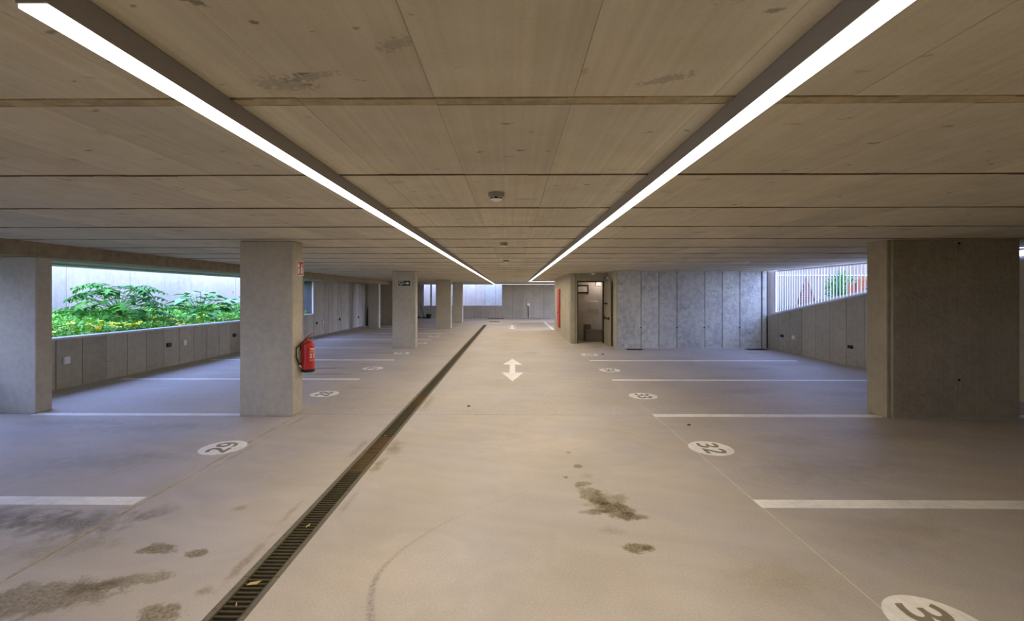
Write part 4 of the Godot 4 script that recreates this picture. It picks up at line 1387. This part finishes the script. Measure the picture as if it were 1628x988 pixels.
# ---------------------------------------------------------------- outdoors
func lobed_leaf(base: Vector3, dir: Vector3, length: float, droop: float, r: RandomNumberGenerator, stem_from: Vector3) -> ArrayMesh:
	# split-leaf foliage: a midrib with tapering fingers on both sides
	var mb := MB.new()
	var f := dir.normalized()
	var side := f.cross(Vector3.UP).normalized()
	var up := side.cross(f).normalized()
	# petiole
	var mid := stem_from.lerp(base, 0.55) + Vector3(0, 0.06, 0)
	mb.tube([stem_from, mid, base], 0.007, 5, 0.004)
	var P := func(s: float) -> Vector3: return base + f * (s * length) + up * (0.10 * length * sin(s * 2.6)) - Vector3.UP * (droop * s * s * length)
	var K := 5
	for k in K:
		var s := (k + 0.3) / K
		var reach := length * (0.74 - 0.36 * s) * r.randf_range(0.85, 1.1)
		for sg in [-1.0, 1.0]:
			var o: Vector3 = P.call(s)
			var o2: Vector3 = P.call(s + 0.10)
			var tip: Vector3 = P.call(s + 0.16 - 0.10 * (1 - s)) + side * sg * reach - Vector3.UP * (reach * (0.22 + droop * 0.4))
			var m1: Vector3 = o.lerp(tip, 0.55) - f * 0.042 * length + up * 0.02
			var m2: Vector3 = o2.lerp(tip, 0.55) + f * 0.058 * length + up * 0.02
			for q in [[o, m1, m2], [o, m2, o2], [m1, tip, m2]]:
				mb.tri(q[0], q[1], q[2], Vector3.UP)
	var e: Vector3 = P.call(1.22)
	mb.tri(P.call(0.93) - side * 0.03 * length, e, P.call(0.93) + side * 0.03 * length, Vector3.UP)
	for k in K:
		var a: Vector3 = P.call(float(k) / K)
		var b: Vector3 = P.call(float(k + 1) / K)
		var wd := side * 0.10 * length
		mb.quad(a - wd, b - wd, b + wd, a + wd, Vector3.UP)
	return mb.mesh()

func broad_leaf(base: Vector3, dir: Vector3, length: float, droop: float, stem_from: Vector3) -> ArrayMesh:
	var mb := MB.new()
	var f := dir.normalized()
	var side := f.cross(Vector3.UP).normalized()
	var up := side.cross(f).normalized()
	mb.tube([stem_from, stem_from.lerp(base, 0.6) + Vector3(0, 0.04, 0), base], 0.009, 5, 0.006)
	var prof := [[-0.12, 0.0], [-0.10, 0.28], [0.08, 0.42], [0.35, 0.43], [0.62, 0.33], [0.85, 0.16], [1.0, 0.0]]
	var P := func(s: float, w: float) -> Vector3: return base + f * (s * length) + side * (w * length) + up * (0.22 * absf(w) * length) - Vector3.UP * (droop * s * s * length)
	for k in prof.size() - 1:
		for sg in [-1.0, 1.0]:
			var a: Vector3 = P.call(prof[k][0], 0.0)
			var b: Vector3 = P.call(prof[k + 1][0], 0.0)
			var c: Vector3 = P.call(prof[k + 1][0], sg * prof[k + 1][1])
			var d: Vector3 = P.call(prof[k][0], sg * prof[k][1])
			mb.quad(a, b, c, d, Vector3.UP)
	return mb.mesh()

func soil_y(x: float, d: float) -> float:
	return lerpf(0.80, 1.02, clampf((-7.9 - x) / 2.4, 0, 1)) + 0.03 * sin(d * 1.7 + x)

func split_plant(at: Vector3, n: int, high: float, reach: float, seed_: int, label: String):
	var t := thing("split_leaf_plant", at, label, "plant")
	var r := RandomNumberGenerator.new()
	r.seed = seed_
	var trunk := MB.new()
	trunk.tube([Vector3.ZERO, Vector3(0.03, 0.12, 0.02), Vector3(0, 0.24, 0)], 0.045, 8, 0.03)
	part(t, "stem", trunk.mesh(), M.bark)
	for k in n:
		var f := float(k) / n
		var a := k * 2.39996 + r.randf() * 0.4
		var el := lerpf(0.0, 1.3, f)
		var rad := reach * cos(el) * r.randf_range(0.7, 1.0) + 0.08
		var hgt := 0.12 + high * sin(el) * r.randf_range(0.8, 1.05)
		var base := Vector3(cos(a) * rad, hgt, sin(a) * rad)
		var dir := Vector3(cos(a), 0.25 - 0.3 * cos(el), sin(a))
		part(t, "leaf", lobed_leaf(base, dir, r.randf_range(0.34, 0.48), r.randf_range(0.15, 0.5), r, Vector3(0, 0.1 + 0.14 * f, 0)), M["leaf%d" % (k % 3)])

func broad_plant(at: Vector3, n: int, high: float, reach: float, size: float, seed_: int, label: String):
	var t := thing("broad_leaf_plant", at, label, "plant", "broad-leaved plants in the planter")
	var r := RandomNumberGenerator.new()
	r.seed = seed_
	for k in n:
		var f := float(k) / n
		var a := k * 2.39996 + r.randf() * 0.5
		var el := lerpf(0.05, 1.3, f)
		var rad := reach * cos(el) * r.randf_range(0.6, 1.0) + 0.04
		var base := Vector3(cos(a) * rad, 0.08 + high * sin(el) * r.randf_range(0.8, 1.1), sin(a) * rad)
		part(t, "leaf", broad_leaf(base, Vector3(cos(a), r.randf_range(-0.1, 0.25), sin(a)), size * r.randf_range(0.75, 1.15), r.randf_range(0.1, 0.5), Vector3(0.05 * cos(a), 0.0, 0.05 * sin(a))), M["broad%d" % (k % 3)])

func planter():
	var bw := structure("wall_left", "pale outdoor wall behind the planter")
	panel_wall(bw, false, -10.5, 1.0, -3.0, 26.0, 1.16, -0.2, flat(2.5), 0.05, ["pale0", "pale1", "pale2", "pale0"], [-3.0, -0.7, 1.6, 3.9, 6.2, 8.5, 10.35, 12.1, 14.4, 16.75, 19.0, 21.3, 23.6, 26.0], 0.0, 0.01)
	part(bw, "core", boxm(-10.8, -10.53, -0.2, 2.5, -3.2, 26.2), M.coping)
	for q in [[12.25, 1.62], [16.6, 1.7]]:
		var hm := MB.new()
		hm.lathe([[0.02, 0.0], [0.02, 0.004], [0.0, 0.004]], V(-10.5, q[1], q[0]), Vector3(1, 0, 0), 10)
		part(bw, "tie_hole", hm.mesh(), M.dark)
	var ew := structure("wall_back", "dark concrete wall closing the planter's far end")
	part(ew, "panel", boxm(-8.9, -7.9, 0.0, 2.4, 17.25, 17.5, 0.005), M.dark_panel)
	# soil
	var mb := MB.new()
	var N := 46
	for i in 6:
		for j in N:
			var x0 := -7.9 - 2.58 * i / 6.0
			var x1 := -7.9 - 2.58 * (i + 1) / 6.0
			var d0 := -3.0 + 20.2 * j / N
			var d1 := -3.0 + 20.2 * (j + 1) / N
			mb.quad(V(x0, soil_y(x0, d0), d0), V(x1, soil_y(x1, d0), d0), V(x1, soil_y(x1, d1), d1), V(x0, soil_y(x0, d1), d1), Vector3.UP)
	mb.quad(V(-7.9, 0, -3), V(-7.9, 0.8, -3), V(-10.48, 0.8, -3), V(-10.48, 0, -3), Vector3(0, 0, 1))
	var so := one("planter_soil", Vector3.ZERO, mb.mesh(), M.soil, "brown soil bed under the planter greenery", "soil")
	so.set_meta("kind", "stuff")
	# low ground cover
	var lf := MB.new()
	for k in 3:
		var a := TAU * k / 3
		var e := Vector3(cos(a), 0.35, sin(a))
		var s := Vector3(-sin(a), 0, cos(a))
		lf.tri(Vector3.ZERO, e * 0.026 + s * 0.014, e * 0.042, Vector3.UP)
		lf.tri(Vector3.ZERO, e * 0.042, e * 0.026 - s * 0.014, Vector3.UP)
	var r := RandomNumberGenerator.new()
	r.seed = 77
	var hn := noise(71, 1.1, 2)
	var mm := MultiMesh.new()
	mm.transform_format = MultiMesh.TRANSFORM_3D
	mm.mesh = lf.mesh()
	var N2 := 30000
	mm.instance_count = N2
	for k in N2:
		var x := -7.88 - 2.55 * r.randf()
		var d := r.randf_range(5.0, 17.15)
		var h := 0.10 + 0.07 * hn.get_noise_2d(x * 2, d * 2) + 0.10 * clampf((-8.0 - x) / 1.5, 0, 1)
		var y := soil_y(x, d) + h * r.randf_range(0.25, 1.0)
		var b := Basis.from_euler(Vector3(r.randf_range(-0.7, 0.7), r.randf() * TAU, r.randf_range(-0.7, 0.7))).scaled(Vector3.ONE * r.randf_range(0.7, 1.5))
		mm.set_instance_transform(k, Transform3D(b, V(x, y, d)))
	var gc := MultiMeshInstance3D.new()
	gc.name = "ground_cover"
	gc.multimesh = mm
	gc.material_override = M.ground_leaf
	add_child(gc)
	tag(gc, "low bright green ground cover filling the planter", "ground cover", "", "stuff")
	# yellow flowers
	var fm := MB.new()
	for k in 5:
		var a := TAU * k / 5
		var e := Vector3(cos(a), 0.3, sin(a))
		var s := Vector3(-sin(a), 0, cos(a))
		fm.tri(Vector3.ZERO, e * 0.03 + s * 0.02, e * 0.045, Vector3.UP)
		fm.tri(Vector3.ZERO, e * 0.045, e * 0.03 - s * 0.02, Vector3.UP)
	fm.lathe([[0.012, 0.0], [0.010, 0.016], [0.0, 0.02]], Vector3.ZERO, Vector3.UP, 7)
	var fmesh := fm.mesh()
	for k in 95:
		var x := -7.95 - 1.5 * r.randf() * r.randf()
		var d := r.randf_range(5.6, 8.6) if k < 12 else r.randf_range(7.4, 12.6)
		var h := 0.14 + 0.07 * hn.get_noise_2d(x * 2, d * 2) + 0.10 * clampf((-8.0 - x) / 1.5, 0, 1)
		var o := one("yellow_flower", V(x, soil_y(x, d) + h - 0.012, d), fmesh, M.yellow, "small yellow flower in the planter's ground cover", "flower", "yellow flowers in the ground cover")
		o.rotation = Vector3(r.randf_range(-0.4, 0.4), r.randf() * TAU, r.randf_range(-0.2, 0.6))
		o.scale = Vector3.ONE * r.randf_range(0.9, 1.45)
	split_plant(V(-9.25, 0.98, 10.35), 52, 0.80, 0.66, 4, "tall plant with deeply split leaves against the pale wall")
	split_plant(V(-9.3, 0.98, 6.6), 16, 0.60, 0.55, 14, "smaller split-leaf plant left of the beam column")
	broad_plant(V(-9.5, 1.0, 13.4), 30, 0.58, 0.65, 0.40, 24, "large broad-leaved clump rising right of the split-leaf plant")
	broad_plant(V(-9.0, 0.95, 14.6), 22, 0.46, 0.55, 0.36, 34, "middle broad-leaved clump hanging towards the coping")
	broad_plant(V(-9.2, 0.95, 16.2), 24, 0.38, 0.6, 0.30, 44, "farthest low broad-leaved clump beside the extinguisher column")
	broad_plant(V(-8.5, 0.9, 11.9), 8, 0.14, 0.35, 0.24, 54, "few flat blue-green leaves among yellow flowers")

func ramp_side():
	var slope := func(d: float) -> float: return 0.80 + 0.1725 * (13.25 - d)
	var g := structure("floor", "sloping concrete ramp outside the railing")
	var mb := MB.new()
	mb.prism(PackedVector2Array([Vector2(0.0, -0.3), Vector2(19.5, -0.6), Vector2(19.5, slope.call(17.5)), Vector2(17.5, slope.call(17.5)), Vector2(4.0, slope.call(4.0)), Vector2(0.0, slope.call(4.0))]), Vector3(XR + 0.24, 0, 0), Vector3(0, 0, -1), Vector3.UP, Vector3(2.7, 0, 0))
	part(g, "ramp", mb.mesh(), M.floor_plain)
	var cw := structure("wall_right", "pale low wall along the outer side of the ramp")
	var cb := MB.new()
	cb.prism(PackedVector2Array([Vector2(3.0, -0.3), Vector2(18.0, -0.3), Vector2(18.0, 0.97), Vector2(16.2, 1.26), Vector2(3.0, 3.43)]), Vector3(10.5, 0, 0), Vector3(0, 0, -1), Vector3.UP, Vector3(0.25, 0, 0))
	part(cw, "parapet", cb.mesh(), M.render)
	# raised bed behind it
	var bed := MB.new()
	bed.prism(PackedVector2Array([Vector2(3.0, -0.3), Vector2(19.45, -0.3), Vector2(19.45, 0.9), Vector2(16.2, 1.2), Vector2(12.0, 1.75), Vector2(3.0, 2.2)]), Vector3(10.76, 0, 0), Vector3(0, 0, -1), Vector3.UP, Vector3(5.0, 0, 0))
	var so := one("garden_bed", Vector3.ZERO, bed.mesh(), M.soil, "brown garden bed beyond the ramp wall", "soil")
	so.set_meta("kind", "stuff")
	var w := structure("wall_back", "pale plastered wall across the end of the ramp")
	part(w, "panel", boxm(7.85, 11.9, -0.3, 2.42, 19.5, 19.7, 0.005), M.render)
	part(w, "panel", boxm(11.92, 16.0, -0.3, 2.42, 19.5, 19.7, 0.005), M.render)
	part(w, "coping", boxm(7.85, 16.0, 2.42, 2.47, 19.46, 19.74, 0.004), M.alu)
	part(w, "upper_wall", boxm(7.85, 16.0, 2.47, 3.6, 19.7, 19.95, 0.005), M.render)
	part(w, "side", boxm(7.62, 7.85, -0.3, 2.3, 13.3, 19.7, 0.005), M.render)
	# wooden obelisk
	var ob := thing("garden_obelisk", V(11.05, 1.13, 16.75), "brown pointed wooden obelisk standing by the ramp wall", "obelisk")
	for s in [[-1, 1], [1, 1], [-1, -1], [1, -1]]:
		var lm := MB.new()
		lm.tube([Vector3(0.24 * s[0], 0.0, 0.24 * s[1]), Vector3(0, 1.12, 0)], 0.03, 6, 0.02)
		part(ob, "leg", lm.mesh(), M.brown_wood)
	for k in 4:
		var a := k * PI / 2
		var bm := MB.new()
		var b := Basis(Vector3.UP, a)
		for q in 9:
			var y := 0.02 + 0.1 * q
			var wd := 0.24 * (1 - (y + 0.1) / 1.15)
			bm.bx(Vector3(-wd, y, wd - 0.012), Vector3(wd, y + 0.075, wd + 0.012), 0.003, Transform3D(b, Vector3.ZERO))
		part(ob, "slat_side", bm.mesh(), M.brown_wood)
	# shrub
	shrub(V(12.2, 1.16, 16.6), 0.5, 1.15, 1100, 5, "dark green leafy shrub behind the railing")
	for q in [[11.45, 15.0, 0.15, 0.62, "terracotta pot on the garden bed beside the shrub"], [11.5, 14.6, 0.17, 0.76, "taller terracotta pot on the garden bed near the rocks"]]:
		var pt := thing("terracotta_pot", V(q[0], bed_y(q[1]), q[1]), q[4], "pot")
		var pm := MB.new()
		pm.lathe([[0.0, 0.0], [q[2] * 0.7, 0.0], [q[2], q[3] * 0.85], [q[2] * 1.1, q[3] * 0.85], [q[2] * 1.1, q[3]], [q[2] * 0.92, q[3]], [q[2] * 0.88, q[3] * 0.8], [0.0, q[3] * 0.8]], Vector3.ZERO, Vector3.UP, 20)
		part(pt, "pot", pm.mesh(), M.terracotta)
		var dm := MB.new()
		dm.lathe([[q[2] * 0.88, q[3] * 0.81], [0.0, q[3] * 0.84]], Vector3.ZERO, Vector3.UP, 16)
		part(pt, "soil_fill", dm.mesh(), M.soil)
	var rr := RandomNumberGenerator.new()
	rr.seed = 12
	var spots := [[11.2, 0, 14.15], [11.55, 0, 14.05], [11.9, 0, 14.15], [12.2, 0, 13.95], [11.35, 1, 14.1], [11.75, 1, 14.08], [12.1, 1, 14.05], [11.6, 2, 14.08], [11.95, 2, 14.05], [11.15, 0, 13.4], [11.5, 0, 13.3]]
	for q in spots:
		var rm := MB.new()
		var s := rr.randf_range(0.16, 0.185)
		rm.lathe([[0.0, 0.0], [0.8 * s, 0.1 * s], [s, 0.55 * s], [0.8 * s, 1.0 * s], [0.35 * s, 1.25 * s], [0.0, 1.3 * s]], Vector3.ZERO, Vector3.UP, 8)
		var o := one("garden_rock", V(q[0], bed_y(q[2]) + 0.24 * q[1], q[2]), rm.mesh(), M.rock, "dark rough rock piled on the garden bed beyond the ramp", "rock", "rocks on the garden bed")
		o.rotation.y = rr.randf() * TAU

func bed_y(d: float) -> float:
	return lerpf(1.75, 1.2, (d - 12.0) / 4.2)

func shrub(at: Vector3, rad: float, high: float, n: int, seed_: int, label: String):
	var t := thing("leafy_shrub", at, label, "shrub")
	var st := MB.new()
	for k in 5:
		var a := TAU * k / 5
		st.tube([Vector3(0, 0.0, 0), Vector3(0.15 * cos(a), high * 0.4, 0.15 * sin(a)), Vector3(0.35 * cos(a), high * 0.8, 0.35 * sin(a))], 0.02, 5, 0.008)
	part(t, "stems", st.mesh(), M.bark)
	var lf := MB.new()
	lf.tri(Vector3.ZERO, Vector3(0.025, 0.0, 0.04), Vector3(0, 0.012, 0.09), Vector3.UP)
	lf.tri(Vector3.ZERO, Vector3(0, 0.012, 0.09), Vector3(-0.025, 0.0, 0.04), Vector3.UP)
	var mm := MultiMesh.new()
	mm.transform_format = MultiMesh.TRANSFORM_3D
	mm.mesh = lf.mesh()
	mm.instance_count = n
	var r := RandomNumberGenerator.new()
	r.seed = seed_
	for k in n:
		var v := Vector3(r.randfn(), r.randfn(), r.randfn()).normalized() * pow(r.randf(), 0.4)
		var b := Basis.from_euler(Vector3(r.randf_range(-1, 1), r.randf() * TAU, r.randf_range(-1, 1))).scaled(Vector3.ONE * r.randf_range(0.8, 1.5))
		mm.set_instance_transform(k, Transform3D(b, Vector3(v.x * rad, high * 0.55 + v.y * high * 0.6, v.z * rad)))
	var o := MultiMeshInstance3D.new()
	o.name = "foliage"
	o.multimesh = mm
	o.material_override = M.leaf2
	t.add_child(o, true)
	o.set_meta("kind", "stuff")

func _ready():
	rng.seed = 1
	setup()
	make_materials()
	led_profile("led_strip_light", [[-1.054, 0.966], [-1.054, 26.9], [5.5, 26.9]], "long ceiling strip light running above the drain side")
	led_profile("led_strip_light", [[0.833, -4.5], [0.833, 21.1], [5.5, 21.1]], "long ceiling strip light on the ramp side, turning above the red cabinet")
	led_profile("led_strip_light", [[-1.054, -0.6], [-1.054, -4.5]], "short ceiling strip light behind the drain-side one")
	build_floor()
	build_ceiling()
	build_walls()
	doors()
	columns()
	markings()
	drain()
	floor_grates()
	railing()
	planter()
	ramp_side()
	extinguisher()
	signs()
	detectors()
	sockets()
	red_cabinet()
	lobby()
	far_clutter()
